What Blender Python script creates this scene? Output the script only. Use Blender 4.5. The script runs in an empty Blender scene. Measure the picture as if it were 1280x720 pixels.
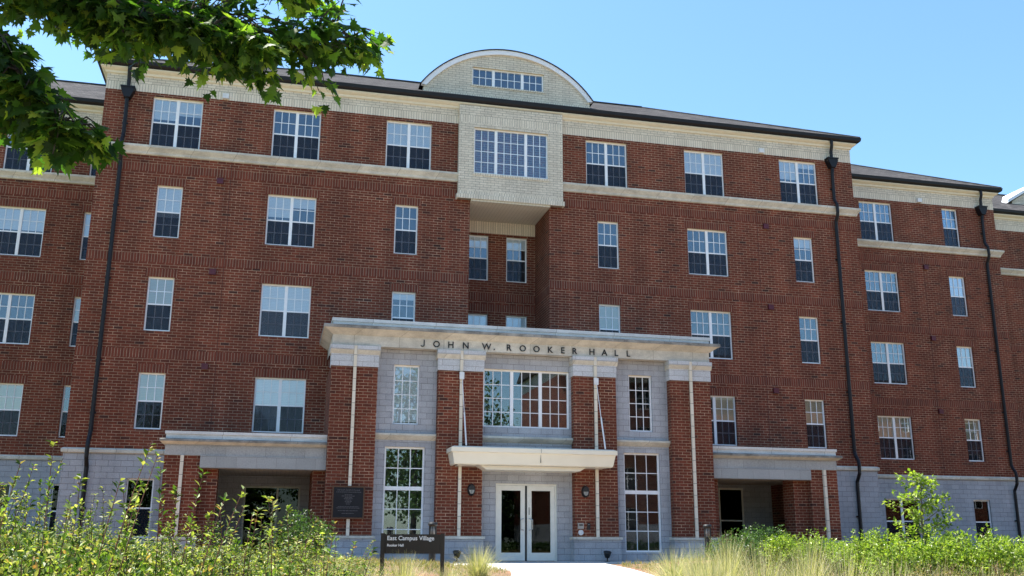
import bpy, math, random
from mathutils import Vector, Matrix, noise
R = math.radians
random.seed(7)
S = bpy.context.scene
COL = S.collection

# ------------------------------------------------------------------ camera
cam_d = bpy.data.cameras.new('camera'); cam = bpy.data.objects.new('camera', cam_d); COL.objects.link(cam)
yaw, pitch, roll = 0.232565, 0.251971, 0.004798
f_ = Vector((math.sin(yaw)*math.cos(pitch), math.cos(yaw)*math.cos(pitch), math.sin(pitch)))
r0 = Vector((math.cos(yaw), -math.sin(yaw), 0)); u0 = r0.cross(f_)
r_ = math.cos(roll)*r0 + math.sin(roll)*u0; u_ = -math.sin(roll)*r0 + math.cos(roll)*u0
m = Matrix((r_, u_, -f_)).transposed().to_4x4(); m.translation = Vector((-7.428, -31.7415, 0.7339))
cam.matrix_world = m
cam_d.sensor_width = 36; cam_d.sensor_fit = 'HORIZONTAL'; cam_d.lens = 36*1228.854/1280
cam_d.clip_start = 0.05; cam_d.clip_end = 3000
S.camera = cam

# ------------------------------------------------------------------ light
SUN_EL, SUN_AZ = R(65), R(-50)      # azimuth from +y (behind the hall) towards +x
w = bpy.data.worlds.new('World'); S.world = w; w.use_nodes = True
nt = w.node_tree; nt.nodes.clear()
sky = nt.nodes.new('ShaderNodeTexSky'); sky.sky_type = 'NISHITA'; sky.sun_disc = False
sky.sun_elevation = SUN_EL; sky.sun_rotation = SUN_AZ; sky.air_density = 1.3; sky.dust_density = 0.8; sky.ozone_density = 3.0; sky.altitude = 200
bg = nt.nodes.new('ShaderNodeBackground'); bg.inputs[1].default_value = 0.092
out = nt.nodes.new('ShaderNodeOutputWorld'); tint = nt.nodes.new('ShaderNodeMix'); tint.data_type = 'RGBA'; tint.blend_type = 'MULTIPLY'; tint.inputs[0].default_value = 1
tint.inputs[7].default_value = (.69, .86, .95, 1); nt.links.new(sky.outputs[0], tint.inputs[6]); nt.links.new(tint.outputs[2], bg.inputs[0]); nt.links.new(bg.outputs[0], out.inputs[0])
sd = bpy.data.lights.new('sun', 'SUN'); sd.energy = 5.0; sd.angle = R(0.53); sd.color = (1, .95, .87)
sun = bpy.data.objects.new('sun', sd); COL.objects.link(sun)
dirv = Vector((math.sin(SUN_AZ)*math.cos(SUN_EL), math.cos(SUN_AZ)*math.cos(SUN_EL), math.sin(SUN_EL)))
sun.rotation_euler = dirv.to_track_quat('Z', 'Y').to_euler(); sun.location = dirv*60
S.view_settings.view_transform = 'Standard'; S.view_settings.look = 'None'; S.view_settings.gamma = 1
S.view_settings.exposure = 1.6
S.render.engine = 'CYCLES'
S.cycles.max_bounces = 8; S.cycles.transparent_max_bounces = 16

# ------------------------------------------------------------------ material helpers
class N:
    def __init__(s, name):
        s.m = bpy.data.materials.new(name); s.m.use_nodes = True; s.t = s.m.node_tree
        s.b = s.t.nodes['Principled BSDF']; s.o = s.t.nodes['Material Output']
    def n(s, typ, **kw):
        x = s.t.nodes.new('ShaderNode'+typ)
        for k, v in kw.items(): setattr(x, k, v)
        return x
    def l(s, a, b): s.t.links.new(a, b)
    def pos(s): return s.n('TexCoord').outputs['Object']
    def noise(s, scale, detail=4, rough=.6, vec=None, sc3=None):
        x = s.n('TexNoise'); x.inputs['Scale'].default_value = scale; x.inputs['Detail'].default_value = detail; x.inputs['Roughness'].default_value = rough
        v = vec or s.pos()
        if sc3:
            mp = s.n('Mapping'); mp.inputs['Scale'].default_value = sc3; s.l(v, mp.inputs[0]); v = mp.outputs[0]
        s.l(v, x.inputs['Vector']); return x.outputs['Fac']
    def ramp(s, fac, stops, interp='LINEAR'):
        x = s.n('ValToRGB'); x.color_ramp.interpolation = interp; e = x.color_ramp.elements
        while len(e) > len(stops): e.remove(e[-1])
        while len(e) < len(stops): e.new(1)
        for q, (p, c) in zip(e, stops):
            q.position = p; q.color = (c, c, c, 1) if isinstance(c, (int, float)) else (*c, 1)
        s.l(fac, x.inputs[0]); return x.outputs[0]
    def mix(s, fac, a, b, blend='MIX'):
        x = s.n('Mix', data_type='RGBA', blend_type=blend)
        for i, v in ((0, fac), (6, a), (7, b)):
            if isinstance(v, (int, float)): x.inputs[i].default_value = v
            elif isinstance(v, tuple): x.inputs[i].default_value = (*v, 1)
            else: s.l(v, x.inputs[i])
        return x.outputs[2]
    def math(s, op, a, b=None):
        x = s.n('Math', operation=op)
        for i, v in enumerate((a, b)):
            if v is None: continue
            if isinstance(v, (int, float)): x.inputs[i].default_value = v
            else: s.l(v, x.inputs[i])
        return x.outputs[0]
    def bump(s, h, strength, dist):
        x = s.n('Bump'); x.inputs['Strength'].default_value = strength; x.inputs['Distance'].default_value = dist
        s.l(h, x.inputs['Height']); s.l(x.outputs[0], s.b.inputs['Normal'])
    def set(s, col=None, rough=None, metal=None, spec=None):
        if col is not None:
            if isinstance(col, tuple): s.b.inputs['Base Color'].default_value = (*col, 1)
            else: s.l(col, s.b.inputs['Base Color'])
        if rough is not None:
            if isinstance(rough, (int, float)): s.b.inputs['Roughness'].default_value = rough
            else: s.l(rough, s.b.inputs['Roughness'])
        if metal is not None: s.b.inputs['Metallic'].default_value = metal
        if spec is not None: s.b.inputs['Specular IOR Level'].default_value = spec
        return s.m
    def uz(s):            # (x+y, z) so courses run round corners
        sp = s.n('SeparateXYZ'); s.l(s.pos(), sp.inputs[0])
        u = s.math('ADD', sp.outputs[0], sp.outputs[1]); return u, sp.outputs[2]
    def comb(s, a, b):
        c = s.n('CombineXYZ')
        for i, v in ((0, a), (1, b)):
            if isinstance(v, (int, float)): c.inputs[i].default_value = v
            else: s.l(v, c.inputs[i])
        return c.outputs[0]

def masonry(name, bw, bh, ms, stops, mortar, soldier=False, rough=.85, bump=.5, tone=.25, offset=.5, stain=0.0):
    k = N(name); u, z = k.uz()
    br = k.n('TexBrick'); br.offset = 0 if soldier else offset; br.squash = 1
    br.inputs['Scale'].default_value = 1; br.inputs['Mortar Size'].default_value = ms; br.inputs['Mortar Smooth'].default_value = .15
    br.inputs['Brick Width'].default_value = bw; br.inputs['Row Height'].default_value = bh
    br.inputs['Color1'].default_value = (0, 0, 0, 1); br.inputs['Color2'].default_value = (1, 1, 1, 1); br.inputs['Bias'].default_value = 0
    br.inputs['Mortar'].default_value = (.5, .5, .5, 1)
    if soldier:
        br.inputs['Brick Width'].default_value = 50; k.l(k.comb(k.math('ADD', z, 7.0), u), br.inputs['Vector'])
    else: k.l(k.comb(u, z), br.inputs['Vector'])
    col = k.ramp(br.outputs['Color'], stops)
    ns = k.noise(1.1, 5, .65); ns2 = k.noise(38, 3, .6)
    col = k.mix(1, col, k.ramp(ns, [(.3, 1-tone), (.7, 1+tone*.4)]), 'MULTIPLY')
    col = k.mix(1, col, k.ramp(ns2, [(.3, .8), (.7, 1.15)]), 'MULTIPLY')
    mo = k.mix(1, mortar, k.ramp(k.noise(1.7, 5, .7), [(.35, .62), (.55, .95), (.68, 1.5)]), 'MULTIPLY')
    col = k.mix(br.outputs['Fac'], col, mo)
    if stain:
        st = k.noise(1, 4, .6, sc3=(1.6, 1.6, .12))
        col = k.mix(1, col, k.ramp(st, [(.42, 1-stain), (.6, 1)]), 'MULTIPLY')
    h = k.math('SUBTRACT', k.math('MULTIPLY', ns2, .3), br.outputs['Fac'])
    k.bump(h, bump, .008)
    return k.set(col, rough, spec=.3)

M = {}
red = [(0, (.075, .028, .02)), (.03, (.11, .03, .018)), (.07, (.155, .036, .018)), (.5, (.188, .044, .021)), (.9, (.22, .053, .026)), (1, (.155, .038, .021))]
red_s = [(0, (.13, .032, .018)), (.5, (.165, .041, .022)), (1, (.195, .049, .026))]
MORT = (.45, .305, .205)
M['brick'] = masonry('red_brick', .267, .0889, .0068, red, MORT, stain=.22, tone=.3)
M['soldier'] = masonry('red_brick_soldier', .267, .0889, .0068, red_s, (.34, .25, .18), soldier=True)
beige = [(0, (.69, .61, .49)), (.5, (.75, .67, .54)), (1, (.79, .71, .58))]
M['beige'] = masonry('beige_brick', .267, .0889, .006, beige, (.30, .25, .19), tone=.1, stain=.1)
M['beige_soldier'] = masonry('beige_brick_soldier', .267, .0889, .006, beige, (.3, .25, .19), soldier=True, tone=.1)
blockc = [(0, (.42, .425, .45)), (.5, (.45, .455, .48)), (1, (.48, .485, .51))]
M['block'] = masonry('split_face_block', .356, .1778, .005, blockc, (.26, .255, .25), bump=.8, tone=.15, stain=.12)
M['cap_block'] = masonry('smooth_block', .68, .1778, .004, [(0, (.54, .55, .56)), (1, (.61, .61, .62))], (.25, .2, .18), tone=.12)

def stone(name, c, joint=1.35, dirt=.25, ms=.006):
    k = N(name); u, z = k.uz()
    br = k.n('TexBrick'); br.offset = 0; br.inputs['Scale'].default_value = 1; br.inputs['Mortar Size'].default_value = ms
    br.inputs['Brick Width'].default_value = joint; br.inputs['Row Height'].default_value = 60
    br.inputs['Color1'].default_value = (.9, .9, .9, 1); br.inputs['Color2'].default_value = (1.06, 1.06, 1.06, 1); br.inputs['Mortar'].default_value = (.45, .42, .38, 1)
    k.l(k.comb(u, k.math('ADD', z, 20.0)), br.inputs['Vector'])
    col = k.mix(1, c, br.outputs['Color'], 'MULTIPLY')
    st = k.noise(1, 5, .7, sc3=(2.2, 2.2, 3.5))
    col = k.mix(1, col, k.ramp(st, [(.35, 1-dirt), (.62, 1.04)]), 'MULTIPLY')
    col = k.mix(1, col, k.ramp(k.noise(30, 3), [(.3, .9), (.7, 1.06)]), 'MULTIPLY')
    k.bump(k.noise(60, 3), .25, .004)
    return k.set(col, .85, spec=.3)
M['stone'] = stone('cast_stone', (.66, .62, .535))
M['lintel_stone'] = masonry('porch_lintel_block', .55, .30, .004, [(0, (.36, .365, .355)), (1, (.42, .42, .41))], (.24, .23, .21), tone=.12)
M['weathered'] = stone('weathered_stone_lip', (.36, .345, .31), dirt=.6)
M['coping'] = stone('sunlit_pale_coping', (.74, .73, .70), 1.9, .15)  # pale stone, brightened further in colour to read as sunlit
M['strip'] = stone('cream_joint_strip', (.42, .36, .29), joint=80)

def plain(name, c, rough=.5, metal=0, spec=.5, var=.12, vs=6, bump=0):
    k = N(name)
    col = k.mix(1, c, k.ramp(k.noise(vs, 4), [(.3, 1-var), (.7, 1+var*.5)]), 'MULTIPLY')
    if bump: k.bump(k.noise(40, 3), bump, .004)
    return k.set(col, rough, metal, spec)
# joints every 36 cm along the vertical strips
k = N('cream_jointed_strip'); u, z = k.uz()
br = k.n('TexBrick'); br.offset = 0; br.inputs['Scale'].default_value = 1; br.inputs['Mortar Size'].default_value = .006
br.inputs['Brick Width'].default_value = 40; br.inputs['Row Height'].default_value = .356
br.inputs['Color1'].default_value = (.70, .62, .49, 1); br.inputs['Color2'].default_value = (.78, .70, .57, 1); br.inputs['Mortar'].default_value = (.12, .1, .08, 1)
k.l(k.comb(k.math('ADD', u, 18.0), z), br.inputs['Vector']); M['strip'] = k.set(br.outputs['Color'], .8)

M['vinyl'] = plain('white_vinyl', (.88, .88, .89), .4, var=.05)
M['grille'] = plain('grille_bars', (.84, .86, .88), .4, var=.04)
M['head'] = plain('cream_lintel', (.62, .52, .34), .6, var=.1)
M['shade_backing'] = plain('room_shade_backing', (.055, .055, .055), .9, var=.3, vs=.8)  # near-black tone stands in for the shade of unlit rooms
M['gutter'] = plain('dark_bronze_metal', (.009, .008, .010), .5, spec=.35, var=.2)
M['fascia'] = plain('cream_crown', (.72, .66, .52), .6, var=.06)
M['canopy'] = plain('cream_metal_panel', (.84, .765, .61), .45, var=.05, vs=1.5)
M['alu'] = plain('white_door_frame', (.78, .76, .68), .4, var=.06)
M['steel'] = plain('brushed_steel', (.5, .5, .5), .3, 1)
M['black'] = plain('black_metal', (.012, .013, .014), .45)
M['bronze'] = plain('bronze_plaque', (.010, .010, .014), .5, .0, .3, var=.3)
M['bronze_rim'] = plain('bronze_rim', (.12, .06, .035), .45, .5)
M['brown_sign'] = plain('dark_brown_sign_paint', (.020, .012, .007), .5, var=.15)
M['white_letter'] = plain('white_letter', (.8, .8, .78), .6, var=.02)
M['raised'] = plain('raised_text', (.14, .13, .14), .5, .3)
M['lettermetal'] = plain('dark_letter', (.012, .011, .011), .5)
M['alarm'] = plain('dark_red_box', (.09, .006, .014), .4)
M['alarmjoint'] = plain('dark_sealant', (.07, .022, .016), .8)
M['whitebox'] = plain('white_box', (.75, .75, .75), .5)
M['grey_box'] = plain('grey_panel', (.38, .38, .36), .4, .4)
M['trimwhite'] = plain('white_arch_trim', (.8, .8, .82), .5, var=.04)

k = N('cream_soffit_boards'); sp = k.n('SeparateXYZ'); k.l(k.pos(), sp.inputs[0])
wv = k.math('FRACT', k.math('MULTIPLY', sp.outputs[0], 8.0))
k.set(k.ramp(wv, [(0, (.25, .22, .16)), (.08, (.60, .55, .44)), (1, (.64, .59, .47))]), .6); M['soffit'] = k.m

k = N('lamp_lens'); k.set((.30, .30, .28), .25); M['lens'] = k.m

def glass(name, tint, refl, rough=.0, wob=.0, fm=1.5):
    k = N(name); k.t.nodes.remove(k.b)
    tr = k.n('BsdfTransparent'); tr.inputs[0].default_value = (*tint, 1)
    gl = k.n('BsdfGlossy'); gl.inputs['Roughness'].default_value = rough; gl.inputs['Color'].default_value = (.9, .95, 1, 1)
    fr = k.n('Fresnel'); fr.inputs[0].default_value = 1.5
    fac = k.math('ADD', k.math('MULTIPLY', fr.outputs[0], fm), refl)
    if wob:
        bp = k.n('Bump'); bp.inputs['Strength'].default_value = wob; bp.inputs['Distance'].default_value = .01
        k.l(k.noise(1.7, 1, .5), bp.inputs['Height']); k.l(bp.outputs[0], gl.inputs['Normal'])
    mx = k.n('MixShader'); k.l(fac, mx.inputs[0]); k.l(tr.outputs[0], mx.inputs[1]); k.l(gl.outputs[0], mx.inputs[2]); k.l(mx.outputs[0], k.o.inputs[0])
    return k.m
M['glass'] = glass('window_glass', (.93, .95, .96), .055, .0, .0)
M['doorglass'] = glass('dark_door_glass', (.25, .27, .27), .0, .0, .0, .8)
M['dim_refl_glass'] = glass('dim_refl_window_glass', (.9, .92, .92), .0, .0, .0, .75)  # window glass with its reflection turned down to darken the right-hand portico panes

def screen():
    k = N('insect_screen'); k.t.nodes.remove(k.b)
    tr = k.n('BsdfTransparent'); tr.inputs[0].default_value = (.78, .78, .80, 1)
    df = k.n('BsdfDiffuse'); df.inputs[0].default_value = (.055, .06, .072, 1)
    mx = k.n('MixShader'); mx.inputs[0].default_value = .25
    k.l(tr.outputs[0], mx.inputs[1]); k.l(df.outputs[0], mx.inputs[2]); k.l(mx.outputs[0], k.o.inputs[0]); return k.m
M['screen'] = screen()
def blind(name, c):
    k = N(name); sp = k.n('SeparateXYZ'); k.l(k.pos(), sp.inputs[0])
    fr = k.math('FRACT', k.math('MULTIPLY', sp.outputs[2], 20.0))
    col = k.mix(1, c, k.ramp(fr, [(0, .72), (.25, 1), (.9, .93), (1, .72)]), 'MULTIPLY'); k.set(col, .6); return k.m
M['blind_white'] = blind('white_blind', (.88, .9, .92)); M['blind_cream'] = blind('cream_curtain', (.58, .53, .38))

# shingles
k = N('grey_shingles'); sp = k.n('SeparateXYZ'); k.l(k.pos(), sp.inputs[0])
br = k.n('TexBrick'); br.offset = .5; br.inputs['Scale'].default_value = 1; br.inputs['Mortar Size'].default_value = .008
br.inputs['Brick Width'].default_value = .3; br.inputs['Row Height'].default_value = .075
br.inputs['Color1'].default_value = (0, 0, 0, 1); br.inputs['Color2'].default_value = (1, 1, 1, 1)
k.l(k.comb(k.math('ADD', sp.outputs[0], k.math('MULTIPLY', sp.outputs[1], .31)), sp.outputs[2]), br.inputs['Vector'])
c = k.ramp(br.outputs['Color'], [(0, (.04, .039, .041)), (.5, (.062, .06, .062)), (1, (.095, .09, .09))])
c = k.mix(k.math('MULTIPLY', br.outputs['Fac'], .7), c, (.04, .04, .04))
c = k.mix(1, c, k.ramp(k.noise(25, 3), [(.3, .75), (.7, 1.2)]), 'MULTIPLY'); k.set(c, 1.0, spec=0.03); M['shingle'] = k.m

# ground
k = N('pale_concrete')
c = k.mix(1, (.55, .53, .49), k.ramp(k.noise(1.3, 6, .7), [(.3, .82), (.7, 1.05)]), 'MULTIPLY')
c = k.mix(1, c, k.ramp(k.noise(60, 3), [(.3, .9), (.7, 1.06)]), 'MULTIPLY')
br = k.n('TexBrick'); br.offset = 0; br.inputs['Scale'].default_value = 1; br.inputs['Mortar Size'].default_value = .008; br.inputs['Brick Width'].default_value = 1.5; br.inputs['Row Height'].default_value = 1.5
br.inputs['Color1'].default_value = (1, 1, 1, 1); br.inputs['Color2'].default_value = (.95, .95, .95, 1); br.inputs['Mortar'].default_value = (.4, .38, .35, 1); k.l(k.pos(), br.inputs['Vector'])
c = k.mix(1, c, br.outputs['Color'], 'MULTIPLY'); k.bump(k.noise(90, 3), .2, .004); M['concrete'] = k.set(c, .85)
k = N('mulch_ground')
c = k.ramp(k.noise(42, 6, .75), [(.3, (.07, .03, .016)), (.5, (.22, .11, .06)), (.68, (.36, .22, .13)), (.8, (.46, .34, .23))])
far = k.ramp(k.noise(.25, 4), [(.42, 0), (.55, 1)])
k.bump(k.noise(45, 5, .7), .9, .04); M['mulch'] = k.set(k.mix(k.math('MULTIPLY', far, .35), c, (.08, .10, .03)), .95)
k = N('lawn'); c = k.ramp(k.noise(14, 6, .75), [(.3, (.03, .055, .012)), (.7, (.09, .14, .035))]); M['lawn'] = k.set(c, .95)

def leafmat(name, stops, trans=.45, rough=.45, patch=None, veins=False):
    k = N(name); g = k.n('NewGeometry')
    c = k.ramp(g.outputs['Random Per Island'], stops)
    if patch: c = k.mix(1, c, k.ramp(k.noise(patch[0], 3), [(.35, patch[1]), (.65, patch[2])]), 'MULTIPLY')
    k.set(c, rough, spec=.25)
    tl = k.n('BsdfTranslucent'); k.l(k.mix(1, c, (1.3, 1.5, .5), 'MULTIPLY'), tl.inputs[0])
    mx = k.n('MixShader'); mx.inputs[0].default_value = trans
    k.l(k.b.outputs[0], mx.inputs[1]); k.l(tl.outputs[0], mx.inputs[2]); k.l(mx.outputs[0], k.o.inputs[0]); return k.m
M['maple'] = leafmat('maple_leaf', [(0, (.018, .045, .010)), (.5, (.04, .095, .017)), (.82, (.11, .20, .03)), (1, (.30, .38, .06))], .6, .45)
M['hedge'] = leafmat('abelia_leaf', [(0, (.03, .065, .013)), (.3, (.075, .135, .024)), (.58, (.17, .23, .05)), (.82, (.38, .40, .11)), (.94, (.50, .46, .17)), (1, (.40, .19, .10))], .33, .5, patch=(6, .5, 1.3))  # leaf tones; the darker patches also paint shadow gaps into the colour
M['drybush'] = leafmat('brownish_leaf', [(0, (.05, .06, .02)), (.4, (.14, .13, .05)), (.7, (.26, .20, .09)), (1, (.38, .26, .14))], .3, .6, patch=(6, .5, 1.2))
M['spring'] = leafmat('bright_green_leaf', [(0, (.08, .14, .02)), (.5, (.20, .29, .04)), (.9, (.36, .44, .08)), (1, (.42, .44, .12))], .4, .35, patch=(8, .6, 1.15))
M['darkshrub'] = leafmat('dark_green_leaf', [(0, (.03, .06, .015)), (.7, (.06, .12, .03)), (1, (.1, .18, .04))], .3, .35)
M['tree'] = leafmat('tree_leaf', [(0, (.03, .06, .015)), (.6, (.055, .11, .025)), (1, (.10, .17, .04))], .35, .5)
M['grass'] = leafmat('tall_grass', [(0, (.10, .13, .05)), (.25, (.24, .25, .12)), (.55, (.44, .39, .25)), (.9, (.60, .52, .38)), (1, (.66, .50, .36))], .33, .55)
M['cover'] = leafmat('dry_cover', [(0, (.10, .11, .04)), (.5, (.2, .19, .08)), (1, (.34, .24, .13))], .3, .6)
M['bark'] = plain('bark', (.055, .042, .032), .95, var=.5, vs=20, bump=.8)
M['stem'] = plain('reddish_stem', (.13, .045, .03), .7, var=.3)
M['graystem'] = plain('grey_bark', (.17, .14, .12), .9, var=.3, vs=30)

# ------------------------------------------------------------------ mesh helpers
class MB:
    def __init__(s): s.v = []; s.f = []; s.mi = []
    def face(s, pts, mi=0):
        n = len(s.v); s.v += [tuple(p) for p in pts]; s.f.append(tuple(range(n, n+len(pts)))); s.mi.append(mi); return s
    def box(s, x0, x1, y0, y1, z0, z1, mi=0):
        x0, x1 = min(x0, x1), max(x0, x1); y0, y1 = min(y0, y1), max(y0, y1); z0, z1 = min(z0, z1), max(z0, z1)
        n = len(s.v); s.v += [(x, y, z) for z in (z0, z1) for x, y in ((x0, y0), (x1, y0), (x1, y1), (x0, y1))]
        for f in ((0, 3, 2, 1), (4, 5, 6, 7), (0, 1, 5, 4), (1, 2, 6, 5), (2, 3, 7, 6), (3, 0, 4, 7)):
            s.f.append(tuple(n+i for i in f)); s.mi.append(mi)
        return s
    def prism(s, poly, axis, a0, a1, mi=0):
        """extrude a 2D polygon; axis 'x': poly=(y,z); 'y': poly=(x,z); 'z': poly=(x,y)"""
        def P(q, a): return (a, q[0], q[1]) if axis == 'x' else ((q[0], a, q[1]) if axis == 'y' else (q[0], q[1], a))
        n = len(s.v); k = len(poly); s.v += [P(q, a0) for q in poly] + [P(q, a1) for q in poly]
        s.f.append(tuple(range(n, n+k))); s.mi.append(mi); s.f.append(tuple(range(n+2*k-1, n+k-1, -1))); s.mi.append(mi)
        for i in range(k):
            j = (i+1) % k; s.f.append((n+i, n+k+i, n+k+j, n+j)); s.mi.append(mi)
        return s
    def sweep(s, path, prof, mis=None, caps=True):
        """profile [(out,z)] along a polyline in plan; 'out' is to the RIGHT of the direction of travel"""
        P = [Vector(p) for p in path]; n = len(P); base = len(s.v); k = len(prof)
        for i in range(n):
            d0 = (P[i]-P[i-1]).normalized() if i > 0 else None; d1 = (P[i+1]-P[i]).normalized() if i < n-1 else None
            d0 = d0 or d1; d1 = d1 or d0
            n0 = Vector((d0.y, -d0.x)); n1 = Vector((d1.y, -d1.x)); mt = (n0+n1); mt = mt/mt.dot(n0) if mt.length > 1e-6 else n0
            for o, z in prof: s.v.append((P[i].x+mt.x*o, P[i].y+mt.y*o, z))
        for i in range(n-1):
            for j in range(k-1):
                a = base+i*k+j; s.f.append((a, a+k, a+k+1, a+1)); s.mi.append(mis[j] if mis else 0)
        if caps:
            for i in (0, n-1): s.f.append(tuple(base+i*k+j for j in range(k))); s.mi.append(mis[0] if mis else 0)
        return s
    def tube(s, pts, rad, sides=8, mi=0, cap=True):
        P = [Vector(p) for p in pts]; n = len(P); base = len(s.v)
        rads = rad if isinstance(rad, (list, tuple)) else [rad]*n
        up = None
        for i in range(n):
            t = ((P[min(i+1, n-1)]-P[i]).normalized()+(P[i]-P[max(i-1, 0)]).normalized()).normalized()
            if up is None: up = t.orthogonal().normalized()
            up = (up-t*up.dot(t)).normalized(); b = t.cross(up)
            for j in range(sides):
                a = 2*math.pi*(j+.5)/sides; s.v.append(tuple(P[i]+(up*math.cos(a)+b*math.sin(a))*rads[i]))
        for i in range(n-1):
            for j in range(sides):
                a = base+i*sides+j; b_ = base+i*sides+(j+1) % sides; s.f.append((a, b_, b_+sides, a+sides)); s.mi.append(mi)
        if cap:
            s.f.append(tuple(base+j for j in range(sides))[::-1]); s.f.append(tuple(base+(n-1)*sides+j for j in range(sides))); s.mi += [mi, mi]
        return s
    def lathe(s, prof, c=(0, 0, 0), sides=16, mi=0):
        base = len(s.v); k = len(prof)
        for i in range(sides):
            a = 2*math.pi*i/sides
            for r, z in prof: s.v.append((c[0]+r*math.cos(a), c[1]+r*math.sin(a), c[2]+z))
        for i in range(sides):
            for j in range(k-1):
                a = base+i*k+j; b = base+((i+1) % sides)*k+j; s.f.append((a, b, b+1, a+1)); s.mi.append(mi)
        return s
    def mesh(s, name, mats, smooth=False):
        me = bpy.data.meshes.new(name); me.from_pydata(s.v, [], s.f)
        for q in (mats if isinstance(mats, (list, tuple)) else [mats]): me.materials.append(M[q] if isinstance(q, str) else q)
        if any(s.mi): me.polygons.foreach_set('material_index', s.mi)
        if smooth: me.polygons.foreach_set('use_smooth', [True]*len(s.f))
        me.update(); return me
    def build(s, name, mats, parent=None, smooth=False, **tags):
        return link(name, s.mesh(name, mats, smooth), parent, **tags)
def link(name, data, parent=None, loc=None, rot=None, **tags):
    o = bpy.data.objects.new(name, data); COL.objects.link(o)
    if parent: o.parent = parent
    if loc: o.location = loc
    if rot: o.rotation_euler = rot
    for a, b in tags.items(): o[a] = b
    return o
def thing(name, label, category, loc=(0, 0, 0), rot=(0, 0, 0), group=None):
    o = link(name, None, None, loc, rot, label=label, category=category); o.empty_display_size = .3
    if group: o['group'] = group
    return o

# ------------------------------------------------------------------ ground
PATH = [(-3.1, -4.9), (-2.45, -10.7), (-3.25, -14.2), (-4.6, -19), (-5.6, -24), (-6, -30), (-6, -33)]
PATHR = [(1.6, -4.9), (.35, -10.5), (-.65, -14.3), (-2.0, -19), (-3.2, -24), (-3.6, -30), (-3.6, -33)]
def base_z(y):
    if y > -15: return .15
    if y < -30: return -.87
    t = (-15-y)/15; return .15-1.02*(t*t*(3-2*t))
def lerp_path(P, y):
    for (xa, ya), (xb, yb) in zip(P, P[1:]):
        if ya >= y >= yb: return xa+(xb-xa)*(y-ya)/(yb-ya)
    return P[0][0] if y > P[0][1] else P[-1][0]
def ground_z(x, y):
    z = base_z(y)-.03
    if y < -4.9:
        d = max(lerp_path(PATH, y)-x, x-lerp_path(PATHR, y))
        k = min(max(d/2.5, 0), 1); k *= min(max((-4.9-y)/2, 0), 1)*min(max((y+30)/3, 0), 1) if d > 0 else 0
        z += k*(.16+.10*noise.noise(Vector((x*.5, y*.5, 0))))
    return z
mb = MB(); xs = [-300, -120, -60, -35]+[-25+i*.8 for i in range(76)]+[45, 70, 140, 300]; ys = [400, 120, 40, 12]+[4-.8*i for i in range(50)]+[-40, -45, -55, -80, -150, -500]
for y in ys:
    for x in xs: mb.v.append((x, y, ground_z(x, y)))
W_ = len(xs)
for j in range(len(ys)-1):
    for i in range(W_-1):
        a = j*W_+i; mb.f.append((a, a+W_, a+W_+1, a+1)); cx = (xs[i]+xs[i+1])/2; cy = (ys[j]+ys[j+1])/2
        mb.mi.append(1 if (cy < -37 or cx < -25 or cx > 35 or cy > 6) else 0)
mb.build('ground', ['mulch', 'lawn'], kind='structure', smooth=True)
mb = MB(); L = []
ysp = [-4.9-.75*i for i in range(38)]
for a, b in zip(ysp, ysp[1:]):
    q = [(lerp_path(PATH, a), a, base_z(a)), (lerp_path(PATH, b), b, base_z(b)), (lerp_path(PATHR, b), b, base_z(b)), (lerp_path(PATHR, a), a, base_z(a))]
    mb.face(q)
mb.face([(-6.6, -4.9, .15), (7.0, -4.9, .15), (7.0, -2.3, .15), (-6.6, -2.3, .15)])
for P_, sgn in ((PATH, -1), (PATHR, 1)):
    for a, b in zip(ysp, ysp[1:]):
        xa, xb = lerp_path(P_, a), lerp_path(P_, b)
        mb.face([(xa, a, base_z(a)), (xb, b, base_z(b)), (xb, b, base_z(b)-.12), (xa, a, base_z(a)-.12)])
mb.face([(-6.6, -4.9, .15), (-6.6, -4.9, .0), (7, -4.9, .0), (7, -4.9, .15)])
mb.build('path', ['concrete'], kind='structure')

mb = MB(); mb.face([(-80, -47, -.86), (110, -47, -.86), (110, -33, -.86), (-80, -33, -.86)])
for yk in (-33, -47): mb.box(-80, 110, yk-.08, yk+.08, -.95, -.74)
mb.build('bounce_pavement', ['concrete'], kind='structure')  # unseen pale paving added to bounce warm light onto the facade
# ------------------------------------------------------------------ the residence hall
hall = thing('residence_hall', 'five storey red brick hall with beige brick top, arched dormer and lettered stone entrance', 'building')

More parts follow.
